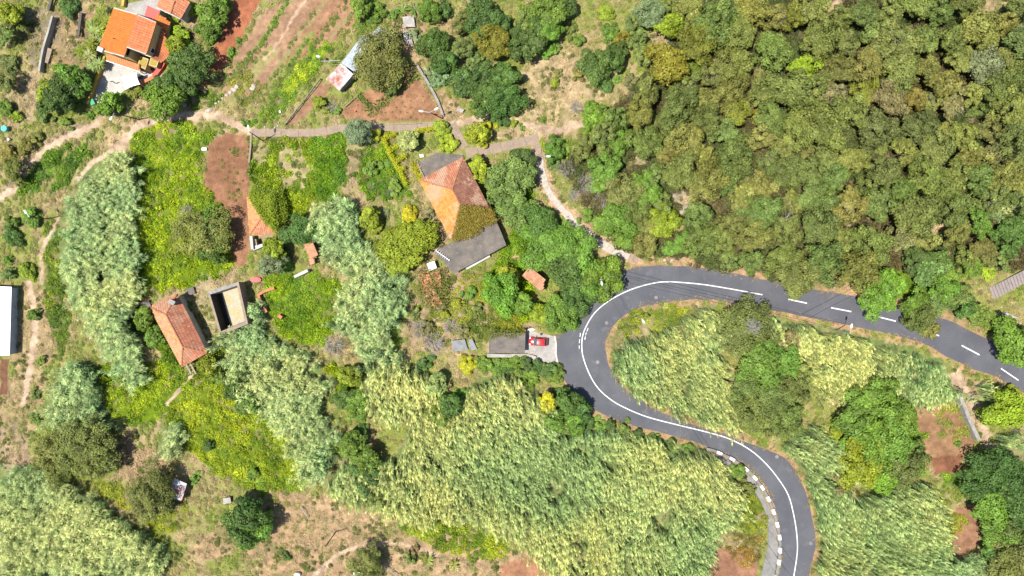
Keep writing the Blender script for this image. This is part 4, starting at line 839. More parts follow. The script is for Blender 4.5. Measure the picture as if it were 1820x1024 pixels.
c = W(167, 183); tag(MB().box((c.x, c.y, .35), (.9, 1.2, .7), .4).build('green_bin', M['green'], None, (c.x, c.y, 0)), 'green box at the lower tip of the patio', 'box')
for k, p in enumerate(((257, 112), (273, 124))):
    c = W(*p); tag(MB().box((c.x, c.y, .45), (.55, .55, .5), .3).box((c.x - .22, c.y + .1, .85), (.12, .5, .5), .3).build('patio_chair', M['yellow' if k == 0 else 'black'], None, (c.x, c.y, 0)), ('yellow' if k == 0 else 'dark') + ' chair standing on the small terrace of the orange house', 'chair')
# tin shed
c = W(620, 110); h = house('tin_shed', 620, 110, 'long low shed with zinc roof and a rusty square lean-to', 'shed')
RQ = [P(579,141,2.4), P(603,161.5,2.4), P(628,132,2.9), P(606,112,2.9)]; slab3('rusty_roof', RQ, .07, M['rusty'], h); walls(inset([q[:2] for q in RQ], .3), -.2, 2.3, M['stone'], h)
def corrugated(name, Q, mat, parent, nrib):
    a, b, c_, d_ = Q; V, F = [], []
    for i in range(nrib * 2 + 1):
        t = i / (nrib * 2); z = .05 * (i % 2); V += [a * (1-t) + b * t + [0, 0, z], d_ * (1-t) + c_ * t + [0, 0, z]]
    F = [[2*i, 2*i+2, 2*i+3, 2*i+1] for i in range(nrib * 2)]; o = link(name, np_mesh(name, V, F, mat), parent); o.matrix_parent_inverse = Matrix.Translation(-Vector(parent.location)); return o
for i in range(4):
    t0, t1 = i / 4, (i + .98) / 4; A0, A1, B0, B1 = P(607,112,2.5), P(645,61,2.5), P(630,128,2.1), P(672,76,2.1)
    corrugated('roof_sheet', [A0*(1-t0)+A1*t0, A0*(1-t1)+A1*t1, B0*(1-t1)+B1*t1, B0*(1-t0)+B1*t0], M['zinc'], h, 7)
corrugated('roof_sheet', [P(655,66,2.3), P(673,47,2.4), P(703,62,2.0), P(690,76,2.0)], M['zinc'], h, 8)
walls(inset([q[:2] for q in (P(607,112,2.4), P(645,61,2.4), P(668,76,2.1), P(630,128,2.1))], .3), -.2, 2.0, M['stone'], h)
r = tag(MB().tube([(*W(571,109,3).xy, 3.0), (*W(605,107,3).xy, 2.9)], .06, 5).tube([(*W(588,118).xy, 0), (*W(586,112,3).xy, 3.2)], .06, 5).build('roof_pole', M['metal'], None, tuple(W(588,114))), 'thin pale pole frame at the corner of the rusty shed roof', 'pole')
c = W(571, 110); tag(MB().tube([(c.x, c.y, 0), (c.x, c.y, 2.6)], .05, 5).tube([(c.x, c.y, 2.5), (c.x + .1, c.y + .25, 2.75)], [.1, .45], 10).build('satellite_dish', M['white'], None, (c.x, c.y, 0)), 'white dish on a pole left of the rusty shed', 'dish')
# white roof at left edge
h = house('white_building', 5, 570, 'building with a flat white sheet roof cut by the left edge', 'building')
Qw = [(-30,508),(20.5,510),(17,632),(-32,632)]
for i in range(6):
    t0, t1 = i / 6, (i + .985) / 6; q = [np.array(Qw[1]) * (1-t0) + np.array(Qw[2]) * t0, np.array(Qw[1]) * (1-t1) + np.array(Qw[2]) * t1, np.array(Qw[0]) * (1-t1) + np.array(Qw[3]) * t1, np.array(Qw[0]) * (1-t0) + np.array(Qw[3]) * t0]
    slab3('roof_sheet', [P(*p, 2.2) for p in q], .08, M['sheet'], h)
walls([tuple(W(x * .96 if x > 0 else x, y, 2.2).xy) for x, y in ((-30,510),(19.5,512),(16.5,630),(-32,630))], -.3, 2.08, M['zinc'], h)
# water tank
c = W(405, 548); h = empty('water_tank', (c.x, c.y, 0), 'open concrete water tank with a stained floor', 'water tank')
TO = [(368,519),(424,501),(441,576),(391,596)]; zt = 3.4; ou = np.array([W(*p, zt).xy for p in TO]); inn = inset([tuple(p) for p in ou], .85)
for i in range(4): j = (i + 1) % 4; MB().prism([tuple(ou[i]), tuple(ou[j]), tuple(inn[j]), tuple(inn[i])], -.3, zt + .03 * i).build('wall', M['concrete' if i != 0 else 'stone'], h)
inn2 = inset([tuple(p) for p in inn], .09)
for i in (2, 3): j = (i + 1) % 4; MB().prism([tuple(inn[i]), tuple(inn[j]), tuple(inn2[j]), tuple(inn2[i])], .1, zt - .06).build('shade_lining', M['tank_shade'], h)  # added dark panels: shade painted onto the inner left and lower walls
MB().prism([tuple(inn2[3]), tuple(inn2[0]), tuple(inn2[0] * .84 + inn2[1] * .16), tuple(inn2[3] * .84 + inn2[2] * .16)], .1, .2).build('floor_shade_strip', M['tank_shade'], h)  # added dark strip: the left wall's shadow painted on the tank floor
MB().prism([tuple(p) for p in inn], -.05, .12).build('tank_floor', M['tank'], h)
# carport block, flat roof beside driveway
h = house('carport', 901, 610, 'flat grey roofed garage block left of the red car', 'garage')
Q = [(869,592),(934,592),(933,627),(869,628)]; MB().prism([tuple(W(*p, 2.5).xy) for p in Q], 2.32, 2.5).build('flat_roof', M['grey_conc'], h); q = [tuple(W(*p, 2.3).xy) for p in ((870.5,593.5),(932.5,593.5),(931.5,625.5),(870.5,626.5))]
walls(q, -.3, 2.3, M['whitewall'], h)
climber(h, [tuple(W(x, y, 2.45)) for x, y in ((866,586),(900,587),(936,586),(930,594),(905,600),(885,594),(870,604))], 700, (.15, .17, .03), .26, .6)['label'] = 'olive weeds creeping over the upper edge of the flat roof'
wall_line('low_wall', [(866,631),(900,632),(934,631),(952,636)], .7, .7, M['pale_conc'], 'pale low wall along the lower side of the garage block')
c = W(931, 589); tag(MB().box((c.x, c.y, 1.0), (.22, 1.2, 2.0)).build('red_post', M['redroof'], None, (c.x, c.y, 0)), 'short red gate panel beside the garage corner', 'gate')
# other roofs and ruins
def tile_hut(name, Q, z, zr, col, label, seed, cat='hut', lichen=.3):
    q = [P(*Q[0], z), P(*Q[1], z), P(*Q[2], zr), P(*Q[3], zr)]; c = sum(q) / 4; r = empty(name, (c[0], c[1], 0), label, cat)
    slab3('roof', q, .15, M['tilebase'], r); tiles('roof_tiles', q, r, col, .4, .5, .16, seed, lichen); walls(inset([p[:2] for p in q], .3), -.3, min(z, zr) - .16, M['brick'], r); return r
tile_hut('tiled_hut', [(928,490),(964,519),(968.5,497),(942,474)], 2.8, 3.4, (.42, .21, .12), 'small salmon roofed hut among the trees near the hairpin', 71)
tile_hut('tiled_hut', [(541,435),(551,459),(565,453),(556,432)], 1.8, 2.2, (.46, .21, .12), 'small orange roof scrap left of the middle cane thicket', 72)
tile_hut('tiled_hut', [(549,461),(552,470),(560,468),(559,460)], 1.2, 1.4, (.46, .24, .15), 'tiny pale roof scrap right above the white capped wall', 73)
wall_line('ruined_wall', [(526,492.5),(538,487),(550,481)], .6, 1.3, M['whitewall'], 'short white capped wall left of the middle cane thicket', smooth=False)
wall_line('ruined_wall', [(476,555),(466,538),(462,524),(474,517),(490,512)], .6, 1.0, M['brick'], 'orange brick corner of the ruined enclosure', smooth=False)
wall_line('ruined_wall', [(497,560),(503,565)], .7, 1.0, M['brick'], 'loose orange brick stump below the ruined corner', smooth=False)
c = W(764, 516); r = empty('collapsed_roof', (c.x, c.y, 0), 'collapsed orange tiled roof showing through the weeds', 'ruin')
for k, Q in enumerate(([(742,486),(752,520),(770,515),(762,482)], [(754,522),(770,548),(785,540),(771,515)], [(764,484),(774,512),(788,508),(780,482)])): tiles('roof_tiles', [P(*Q[1], .9), P(*Q[2], 1.3), P(*Q[3], 1.6), P(*Q[0], .9)], r, (.46, .19, .10), .42, .5, .2, 80 + k, .3, .88)
climber(r, [tuple(P(x, y, .9)) for x, y in ((738,480),(790,478),(800,520),(790,552),(760,552),(740,520))], 2000, (.16, .16, .035), .3, 1.0)
c = W(769, 473); tag(MB().box((c.x, c.y, .7), (1.5, 1.4, 1.6), .35).box((c.x, c.y, 1.55), (1.7, 1.6, .1), .35).build('water_box', M['metal'], None, (c.x, c.y, 0)), 'square grey box below the antenna mast', 'box')
h = r = empty('tv_antenna', (*W(786, 455, 0).xy, 0), 'white aerial lying across the edge of the grey terrace roof', 'antenna')
a_, b_ = P(774, 445, 3.6), P(799, 463, 3.6); MB().tube([tuple(a_), tuple(b_)], .05, 5).build('boom', M['white'], r); u = unit(b_ - a_); pr = np.array([-u[1], u[0], 0])
for t in np.linspace(.03, .97, 8): q = a_ * (1-t) + b_ * t; MB().tube([tuple(q - pr * (.5 - .2*t)), tuple(q + pr * (.5 - .2*t))], .025, 4).build('element', M['white'], r)
q = (a_ + b_) / 2; MB().tube([(q[0], q[1], 0), (q[0], q[1], 3.6)], .045, 5).build('mast', M['metal'], r)
for k, (Q, lab) in enumerate((([(802,606),(826,603),(832,622),(806,625)], 'bent grey tin sheet left of the garage block, larger one'), ([(832,604),(839,602),(848,620),(838,624)], 'narrow pale tin sheet leaning beside the garage block'), ([(818,634),(825,631),(826,637),(820,641)], 'small pale tin scrap below the bent tin sheets'), ([(310,850),(332,860),(323,891),(298,882)], 'grey and rust tin roof half under the bottom left tree'), ([(396,886),(409,884),(411,894),(397,896)], 'small whitish sheet lying above the bottom round tree'), ([(715,30),(735,28),(738,48),(718,48)], 'broken pale sheets on the yard above the tin shed'), ([(715,52),(728,58),(736,84),(720,76)], 'pale grey tarpaulin strip right of the tin shed'), ([(866,190),(874,193),(870,200),(861,196)], 'pale board lying on the bare slope'), ([(813,190),(825,195),(822,200),(811,196)], 'white board lying beside the double lamp post'), ([(1758,555),(1790,556),(1812,566),(1780,566)], 'pale rubbish heap by the roadside trees at right edge'))):
    q = [P(x, y, .35 + .3 * (i % 2) + (1.5 if k == 3 else 0)) for i, (x, y) in enumerate(Q)]; c = sum(q) / 4; bm = MB(); nb = 10; V, F = [], []
    for i in range(nb + 1):
        t = i / nb; z = .05 * (i % 2); V += [q[0]*(1-t) + q[1]*t + [0, 0, z] - c * [1, 1, 0], q[3]*(1-t) + q[2]*t + [0, 0, z] - c * [1, 1, 0]]
    F = [[2*i, 2*i+2, 2*i+3, 2*i+1] for i in range(nb)]; tag(link('tin_sheet', np_mesh('tin_sheet', V, F, M['rusty' if k == 3 else 'oldtin' if k < 3 else 'pale_conc']), None, (c[0], c[1], 0)), lab, 'sheet')
# stone walls
wall_line('stone_wall', [(1697,696),(1706,716),(1716,742),(1725,762),(1733,780)], .8, 1.3, M['stone'], 'grey stone wall beside the dirt track at right')
wall_line('stone_edging', [(742,118),(762,150),(778,180),(788,208)], .5, .4, M['stone'], 'low dark edging along the right of the vegetable plot')
wall_line('field_edging', [(447,238),(446,262),(443,290)], .35, .3, M['concrete'], 'pale edging along the right side of the brown field')
for (x0, y0, x1, y1, lab) in ((571,141,540,182,'upper'), (539,183,508,223,'lower')):
    a_, b_ = W(x0, y0), W(x1, y1); r = empty('rail_fence', tuple((a_ + b_) / 2), f'weathered wooden rail fence on the terrace path, {lab} half', 'fence')
    for z in (.35, .75): MB().tube([(a_.x, a_.y, z), (b_.x, b_.y, z)], .09, 5).build('rail', M['wood'], r)
    for t in (0.02, .35, .68, .98): q = a_.lerp(b_, t); MB().tube([(q.x, q.y, -.2), (q.x, q.y, 1.0)], .08, 5).build('post', M['wood'], r)
# parapet with painted blocks along the lower bend
PAR = [(1255,797),(1270,801),(1285,808),(1300,815),(1316,826),(1333,840),(1347,857),(1359,875),(1369,897),(1377,920),(1382,942),(1385,965),(1384,988),(1381,1009),(1374,1045)]
pl = smooth_line(WA(PAR), 1.0); a_, b_ = ribbon(pl, .55); c = pl.mean(0)
r = empty('roadside_parapet', (c[0], c[1], 0), 'low grey parapet with white painted blocks along the lower bend', 'parapet')
MB().prism([tuple(p) for p in np.vstack([a_, b_[::-1]])], -.1, .5).build('wall', M['side'], r)
acc = 0
for i in range(1, len(pl) - 1):
    acc += np.linalg.norm(pl[i] - pl[i-1])
    if acc > 2.45:
        acc = 0; t = pl[i+1] - pl[i-1]; MB().box((pl[i][0], pl[i][1], .36), (1.15, .62, .62), math.atan2(t[1], t[0])).build('block', M['blockpaint'], r)
# ---------------------------------------------------------------- lamp posts, poles, cables
def post(name, b, t, hgt, label, heads=(), cat='street lamp', mat='pole', r0=.13):
    B_, T_ = W(*b), W(*t, hgt); r = empty(name, tuple(B_), label, cat); MB().tube([tuple(B_ - Vector((0, 0, .3))), tuple(T_)], [r0, r0 * .65], 7).build('pole', M[mat], r)
    for hd in heads:
        Q = W(*hd, hgt + .15); MB().tube([tuple(T_), tuple(Q)], .05, 5).build('arm', M['metal'], r); dd = (Q - T_).normalized()
        L = MB().tube([tuple(Q - dd * .1), tuple(Q + dd * .35), tuple(Q + dd * .75)], [.12, .22, .12], 7).build('lamp_head', M['white'], r)
    return r
post('street_lamp', (245,212), (203,201), 8, 'street lamp on the dry slope below the orange house', [(199,208)])
post('street_lamp', (83,389), (52,386), 6, 'street lamp by the footpath left of the cane belt', [(47,379)])
post('street_lamp', (468,251), (443,234), 7.5, 'street lamp at the left end of the concrete path', [(442,229)])
post('street_lamp', (788,211), (764,200), 6, 'twin headed street lamp at the corner of the vegetable plot', [(751,198), (773,195)])
post('utility_pole', (597,945), (578,972), 7.3, 'bare dark pole on the dry slope at the bottom', [], 'pole')
post('street_lamp', (1061,499), (1068,496), 8, 'street lamp over the trees at the left of the hairpin', [(1069,501)], mat='metal')
post('street_lamp', (1128,563), (1140,566), 7, 'street lamp on the island inside the hairpin', [(1142,569)], mat='metal', r0=.08)
post('street_lamp', (1484,588), (1511,592), 8, 'street lamp on the cane slope by the dashed line', [(1513,582)], mat='metal')
post('street_lamp', (962,277), (967,278), 6, 'street lamp at the top of the stepped path', [(972,278)], mat='metal')
post('utility_pole', (1340,874), (1345,884), 7, 'thin pole in the weeds beside the lower pavement', [], 'pole', 'metal', .08)
def cable(pts, label, sag=.5):
    P3 = []
    for (a_, b_) in zip(pts[:-1], pts[1:]):
        A_, B_ = W(*a_), W(*b_)
        for k in range(12): t = k / 12; q = A_.lerp(B_, t); q.z -= sag * 4 * t * (1 - t); P3.append(tuple(q))
    P3.append(tuple(W(*pts[-1]))); tag(MB().tube(P3, .035, 4).build('overhead_cable', M['cable'], None, P3[0]), label, 'cable')
cable([(1068,491,7.9), (1511,592,7.9)], 'lower of two overhead cables crossing the top of the hairpin')
cable([(1075,484,7.9), (1511,590,8.1)], 'upper of two overhead cables crossing the top of the hairpin')
cable([(1068,496,7.7), (1236,790,7.5), (1425,1050,7.5)], 'overhead cable running down across both arms of the road')
cable([(1067,498,7.5), (1226,786,7.3), (1400,1050,7.3)], 'second overhead cable running down across both arms of the road')
cable([(1525,521,7.5), (1430,570,7.5)], 'short overhead cable across the dashed road')
# ---------------------------------------------------------------- red car
def car(px, py, rz):
    c = W(px, py); r = empty('parked_car', (c.x, c.y, .03), 'red hatchback parked on the pale concrete driveway', 'car'); 
    st = [(-1.98,.50,.34,.52),(-1.9,.72,.24,.68),(-1.6,.82,.2,.80),(-1.0,.86,.2,.93),(0,.88,.2,.96),(1.0,.88,.2,.99),(1.6,.86,.22,1.0),(1.88,.80,.28,.95),(1.98,.66,.36,.74)]
    bm = bmesh.new(); rings = []
    for x, hw, z0, z1 in st: rings.append([bm.verts.new((x, y * hw, z0 + (z1 - z0) * t)) for y, t in ((-.8,0),(-.98,.25),(-1,.55),(-.95,.85),(-.78,1),(0,1.04),(.78,1),(.95,.85),(1,.55),(.98,.25),(.8,0))])
    for p, q in zip(rings, rings[1:]):
        for k in range(11): bm.faces.new((p[k], q[k], q[(k+1) % 11], p[(k+1) % 11]))
    bm.faces.new(rings[0]); bm.faces.new(rings[-1][::-1]); bmesh.ops.recalc_face_normals(bm, faces=bm.faces)
    for f in bm.faces: f.smooth = True
    me = bpy.data.meshes.new('body'); bm.to_mesh(me); bm.free(); me.materials.append(M['carred']); body = link('body', me, r)
    def quad(name, pts, mat, par=r):
        b = MB(); b.poly(pts); o = b.build(name, M[mat]); o.parent = par; return o
    A, B_, Cx, D = (-.98,.76,.955), (-.30,.60,1.42), (1.30,.58,1.44), (1.80,.70,1.02)
    m = lambda p: (p[0], -p[1], p[2])
    b = MB(); n = 7; vv = [[b.bm.verts.new((B_[0] + (Cx[0]-B_[0]) * i / n, (j / 4 * 2 - 1) * .60, 1.43 + .06 * math.sin(math.pi * i / n) - .05 * abs(j / 2 - 1) ** 2)) for j in range(5)] for i in range(n + 1)]
    for i in range(n):
        for j in range(4): b.bm.faces.new((vv[i][j], vv[i+1][j], vv[i+1][j+1], vv[i][j+1]))
    rf = b.build('roof', M['carred']); rf.parent = r
    for f in rf.data.polygons: f.use_smooth = True
    quad('windscreen', [A, B_, m(B_), m(A)], 'windscreen'); quad('rear_window', [Cx, D, m(D), m(Cx)], 'glass')
    for s in (1, -1):
        y = lambda p: (p[0], p[1] * s * 1.01, p[2]); quad('side_window', [y((-.85,.79,.97)), y((-.28,.61,1.41)), y((1.28,.59,1.42)), y((1.72,.71,1.02))], 'glass')
        for x, mt, nm in ((-1.78, 'lampclear', 'headlight'), (1.86, 'lampred', 'tail_light')): o = MB().box((x, s * .64, .72 if x < 0 else .86), (.28, .26, .14), s * (.35 if x < 0 else -.3)).build(nm, M[mt]); o.parent = r
        o = MB().box((-.72, s * .95, 1.0), (.16, .2, .13)).build('mirror', M['carred']); o.parent = r
        o = MB().box((.3, s * .60, 1.42), (1.5, .05, .05)).build('roof_rail', M['black']); o.parent = r
        for x in (-1.28, 1.25):
            w = MB().tube([(x, s * .72, .3), (x, s * .90, .3)], .3, 16).build('wheel', M['rubber']); w.parent = r
            o = MB().tube([(x, s * .89, .3), (x, s * .915, .3)], .19, 12).build('rim', M['alloy']); o.parent = w
    for x, z in ((-1.99, .42), (1.97, .46)): o = MB().box((x, 0, z), (.16, 1.35, .2)).build('bumper', M['black']); o.parent = r
    o = MB().box((1.78, 0, 1.06), (.32, 1.2, .05)).build('spoiler', M['black']); o.parent = r
    r.rotation_euler.z = rz
car(956.5, 607, R(-4))
# ---------------------------------------------------------------- small things
c = W(12, 230); tag(MB().tube([(c.x, c.y, 0), (c.x, c.y, .9)], [.5, .62], 12).build('plastic_barrel', M['teal'], None, (c.x, c.y, 0)), 'teal plastic barrel in the scrub at the left edge', 'barrel')
for p, mt, lab, sz in (((364,266), 'white', 'white plastic crate at the upper left corner of the brown field', (1.0, .6, .4)), ((573,222-40), 'white', 'white bag beside the yellow bush on the terrace path', (.5, .8, .4)), ((16,248), 'white', 'white lump in the scrub at the left edge', (.6, .5, .4)), ((498,199), 'white', 'white sack on the vegetable terrace', (.4, .6, .35)), ((632,198), 'redroof', 'small red bucket on the lower edge of the vegetable plot', (.35, .35, .4)), ((455,497), 'redbush', 'pinkish red cloth heap beside the ruined enclosure', (2.6, 1.2, .5)), ((750,278), 'white', 'white box beside the patio of the hipped house', (.8, .6, .5)), ((529,1021), 'white', 'white rounded object at the bottom edge', (1.4, .9, .8)), ((638,1020), 'metal', 'pale low box at the bottom edge left of the round tree', (2.0, 1.0, .8)), ((328,187), 'pale_conc', 'square pale slab right of the round bushes', (.8, .8, .25)), ((944,586), 'white', 'white sack heap at the upper end of driveway', (1.6, .5, .4)), ((962,594), 'black', 'dark bag on the driveway behind the car', (.6, .5, .35)), ((1785,567), 'white', 'white sheet in the roadside bushes at right', (.5, .4, .3))):
    c = W(*p); b = MB(); n = 9; g = np.random.default_rng(p[0])
    pts = [(c.x + math.cos(k / n * 6.283) * sz[0] / 2 * g.uniform(.8, 1.15), c.y + math.sin(k / n * 6.283) * sz[1] / 2 * g.uniform(.8, 1.15)) for k in range(n)] if 'box' not in lab and 'crate' not in lab and 'slab' not in lab else [(c.x - sz[0]/2, c.y - sz[1]/2), (c.x + sz[0]/2, c.y - sz[1]/2 + .15), (c.x + sz[0]/2 - .1, c.y + sz[1]/2 + .1), (c.x - sz[0]/2 - .1, c.y + sz[1]/2)]
    b.prism(pts, -.1, sz[2] * .7); q = np.mean(pts, 0); b.prism([tuple(q + (np.array(x) - q) * .7) for x in pts], sz[2] * .7 + .002, sz[2])
    w = lab.split(); nm = next(x for x in ('crate', 'bag', 'lump', 'sack', 'bucket', 'cloth', 'box', 'slab', 'object', 'sheet') if x in w); tag(b.build({'lump': 'sack', 'object': 'covered_barrow'}.get(nm, nm), M[mt], None, (c.x, c.y, 0)), lab, nm)
c = W(561, 1014); r = empty('clothes_frame', (c.x, c.y, 0), 'square pale rail frame standing on the grass at the bottom', 'frame'); q = [W(x, y, 1.2) for x, y in ((556,1004),(571,1014),(565,1024),(549,1018))]
for i in range(4): MB().tube([tuple(q[i]), tuple(q[(i+1) % 4])], .05, 5).build('rail', M['wood'], r); MB().tube([(q[i].x, q[i].y, -.2), tuple(q[i])], .05, 5).build('leg', M['wood'], r)
for a_, b_, lab in (((535,901),(548,921), 'pale straight pole lying on the dry slope'), ((684,1007),(706,1024), 'pale pole leaning beside the round tree at the bottom'), ((613,190),(634,170), 'pale plank lying at the edge of the vegetable plot'), ((680,222),(748,219), 'long pale plank lying on the concrete path'), ((1165,98),(1196,62), 'pale fallen trunk on the bare patch in the wood'), ((1455,52),(1490,20), 'dark pipe lying on the bare gully at the top'), ((1085,292),(1112,272), 'fallen grey trunk beside the small bare patch')):
    A_, B_ = W(*a_, .3), W(*b_, .4); tag(MB().tube([tuple(A_), tuple(B_)], [.12, .09], 6).build('fallen_pole' if 'plank' not in lab else 'plank', M['black' if 'dark' in lab else 'wood' if 'plank' in lab else 'twig'], None, tuple(A_)), lab, 'pole' if 'trunk' not in lab else 'trunk')
# stones and rubble
SPR = [stone_proto(900 + k, M['rock']) for k in range(4)]; GPR = [stone_proto(910 + k, M['stone']) for k in range(4)]
NTH = 'first second third fourth fifth sixth seventh eighth ninth tenth eleventh twelfth thirteenth fourteenth fifteenth sixteenth'.split()
def nth(k): return NTH[min(k, 15)]
def stones(lst, label, group, pr, jitter=0.0, sz=(.4, .9)):
    for k, (x, y) in enumerate(lst):
        p = np.array(W(x, y).xy) + rng.normal(0, .2, 2); o = link('stone', pr[k % 4]); s = rng.uniform(*sz); o.location = (p[0], p[1], float(gz(p)[0]) + .12 * s); o.scale = (s * rng.uniform(.8, 1.4), s, s); o.rotation_euler.z = rng.uniform(0, 6); tag(o, label if 'rubble' in label else f'{label}, {NTH[k]} along it', 'stone', group)
stones([(366,200),(372,192),(385,182),(390,178),(396,174),(402,170),(408,164),(416,160),(420,154),(447,157),(452,152)], 'pale stone in the row below the red field', 'stones below the red field', SPR, sz=(.6, 1.3))
stones([(956+rng.normal(0,3), 275+i*5) for i in range(14)], 'dark stone beside the upper stepped path', 'stones along the stepped path', GPR, sz=(.35, .8))
stones([(1010+i*9+rng.normal(0,2), 386+i*6.3) for i in range(12)], 'grey stone along the lower stepped path', 'stones along the lower stepped path', GPR, sz=(.35, .8))
stones([(940+rng.random()*14, 625+rng.random()*14) for i in range(14)], 'white rubble lump on the lower driveway corner', 'rubble on the driveway', SPR, sz=(.4, 1.0))
stones([(470+i*6, 222+rng.random()*6) for i in range(6)], 'stone beside the left end of the concrete path', 'stones by the concrete path', SPR, sz=(.3, .6))
stones([(1178+i*5.5, 460+rng.random()*8) for i in range(8)], 'pale stone on the verge above the hairpin', 'stones on the hairpin verge', SPR, sz=(.3, .8))

# ---------------------------------------------------------------- trees and bushes
# size classes: crown radius, crown height, trunk height, puffs, leaf size, leaf count
CLS = {'S': (1.3, 2.0, .5, 9, .24, 1100), 'M': (2.3, 3.2, 1.8, 15, .27, 2600), 'L': (3.7, 4.4, 2.6, 26, .29, 5200), 'X': (5.6, 5.6, 3.2, 46, .32, 10500)}
CROWN, TRUNK = {}, {}
def rosette_arrays(g, n, L, wd, up):
    a = np.arange(n) * 2.4 + g.normal(0, .15, n); u = g.uniform(*up, n); T_ = unit(np.stack([np.cos(a), np.sin(a), u], 1)); ll = L * g.uniform(.75, 1.1, n)
    N = unit(np.stack([-np.cos(a) * u, -np.sin(a) * u, np.ones(n)], 1)); V, F = leaf_quads(T_ * ll[:, None] * .5 + [0, 0, .1], N, ll, wd, g, T_, .3); return V, F, tint(n, g, .35, .1)
def palm_mesh(seed):
    g = np.random.default_rng(seed); ps = []
    for k in range(5):
        V, F, c = rosette_arrays(g, 26, 1.6, .26, (-.1, 1.1)); ps.append((V + np.array([g.normal(0, .75), g.normal(0, .75), g.uniform(.2, 1.5)]), F, c))
    V, F, c = join(ps); return np_mesh('crown', V, F, M['leaf'], {'gcol': c})
for ki, (kind, lf, prr, up, sty) in enumerate((('olive', 1.05, (.22, .40), .5, 'leaf'), ('broad', 1.45, (.30, .48), .45, 'leaf'), ('blade', 1.0, (.34, .5), .6, 'blade'))):
    for ci, (cl, (Rr, Hh, ht, npf, leaf, nl)) in enumerate(CLS.items()):
        if kind == 'blade' and cl in 'LX': continue
        for v in range(3):
            k2 = 1.15 if kind != 'olive' else 1.35
            V, F, tn = crown_arrays(500 + ki * 50 + ci * 10 + v, Rr, Hh, int(npf * (1.25 if kind == 'olive' else 1) if kind != 'blade' else max(4, npf // 2)), leaf * lf, int(nl * k2 * (.55 if kind == 'blade' else 1)), prr, up, style=sty)
            CROWN[kind, cl, v] = palm_mesh(300 + ci * 10 + v) if kind == 'blade' else np_mesh('crown', V, F, M['leaf'], {'gcol': tn})
for cl, (Rr, Hh, ht, *_) in CLS.items():
    for v in range(3):
        g = np.random.default_rng(700 + v + ord(cl)); mb = MB(); top = ht + Hh * .55; r0 = .05 + Rr * .045
        mb.tube([(0, 0, -.4), (g.normal(0, .1), g.normal(0, .1), ht * .6), (g.normal(0, .25), g.normal(0, .25), top)], [r0 * 1.3, r0, r0 * .35], 6)
        for k in range(6):
            a = k * 1.05 + g.uniform(0, .6); z0 = ht * g.uniform(.6, 1.0); q = Rr * g.uniform(.55, 1.0)
            mb.tube([(0, 0, z0), (q * .5 * math.cos(a), q * .5 * math.sin(a), z0 + Hh * .3), (q * math.cos(a), q * math.sin(a), z0 + Hh * g.uniform(.45, .85))], [r0 * .55, r0 * .35, r0 * .12], 5)
        TRUNK[cl, v] = mb.mesh('trunk', M['bark'])
def twig_mesh(seed, Rr, H, n):
    g = np.random.default_rng(seed); mb = MB()
    for k in range(n):
        a = g.uniform(0, 6.28); q = Rr * math.sqrt(g.random()); p = Vector((q * .25 * math.cos(a), q * .25 * math.sin(a), 0)); e_ = Vector((q * math.cos(a), q * math.sin(a), H * g.uniform(.4, 1))); m_ = p.lerp(e_, .5) + Vector(g.normal(0, .2, 3))
        mb.tube([p, m_, e_], [.04, .03, .012], 3)
        for j in range(4): s_ = m_.lerp(e_, g.random()); mb.tube([s_, s_ + Vector(g.normal(0, .38, 3)) + Vector((0, 0, .15))], [.02, .008], 3)
    return mb.mesh('dead_shrub', M['twig'])
TWIG = [twig_mesh(40 + k, 1.8, 1.6, 44) for k in range(3)]; BRANCH = [twig_mesh(60 + k, 1.5, 1.0, 7) for k in range(3)]
COL = dict(DK=(.066, .115, .024), OL=(.150, .160, .036), OG=(.116, .144, .034), YG=(.185, .225, .018), GR=(.105, .175, .024), BR=(.118, .200, .022), GG=(.15, .175, .075), BL=(.115, .178, .042), GO=(.30, .30, .014), YO=(.155, .155, .020), BN=(.16, .145, .055), PY=(.25, .285, .085), FL=(.26, .28, .022))
CN = dict(DK='dark green', OL='olive', OG='dull olive', YG='yellow green', GR='mid green', BR='bright green', GG='grey green', BL='blue green', GO='golden yellow', YO='golden olive', BN='brownish', PY='pale yellowish', FL='yellow flowering')
REG = []
def pick(r):
    return min(CLS, key=lambda c: abs(math.log(r / CLS[c][0])))
def plant(px, py, rpx, c, kind='broad', hs=1.0, cat=None, jit=True, lift=1.0):
    r = rpx * S * .97; cl = pick(r); Rr, Hh, ht, *_ = CLS[cl]; k = r / Rr; v = int(rng.integers(3)); sz = k * rng.uniform(.85, 1.1) * hs
    col = np.array(COL[c]) * (1 + rng.normal(0, .07, 3) * [1, .6, .8]) * (1 + rng.normal(0, .08)); rz = rng.random() * 6.283
    shrub = rpx < 18; zt = 0 if shrub else ht * k * min(1, hs) * lift
    zc = zt + Hh * sz * .5; p = W(px, py, zc); z0 = float(gz(np.array([[p.x, p.y]]))[0])
    asp = rng.uniform(.84, 1.18)
    if shrub:
        o = link('bush', CROWN[kind, cl, v], None, (p.x, p.y, z0 - .15)); o.scale = (k * asp, k / asp, sz * .8); o.rotation_euler.z = rz; o.color = (*col, 1); root = o
        tag(o, '', cat or 'bush')
    else:
        root = empty('tree', (p.x, p.y, z0), '', cat or 'tree')
        t = link('trunk', TRUNK[cl, v], root); t.scale = (k, k, (zt + Hh * sz * .5) / (ht + Hh * .5)); t.rotation_euler.z = rz
        o = link('crown', CROWN[kind, cl, v], root, (0, 0, zt - .1 * Hh * sz)); o.scale = (k * asp, k / asp, sz); o.rotation_euler.z = rz; o.color = (*col, 1)
    REG.append((root, px, py, rpx, c, 'bush' if shrub else 'tree')); return root
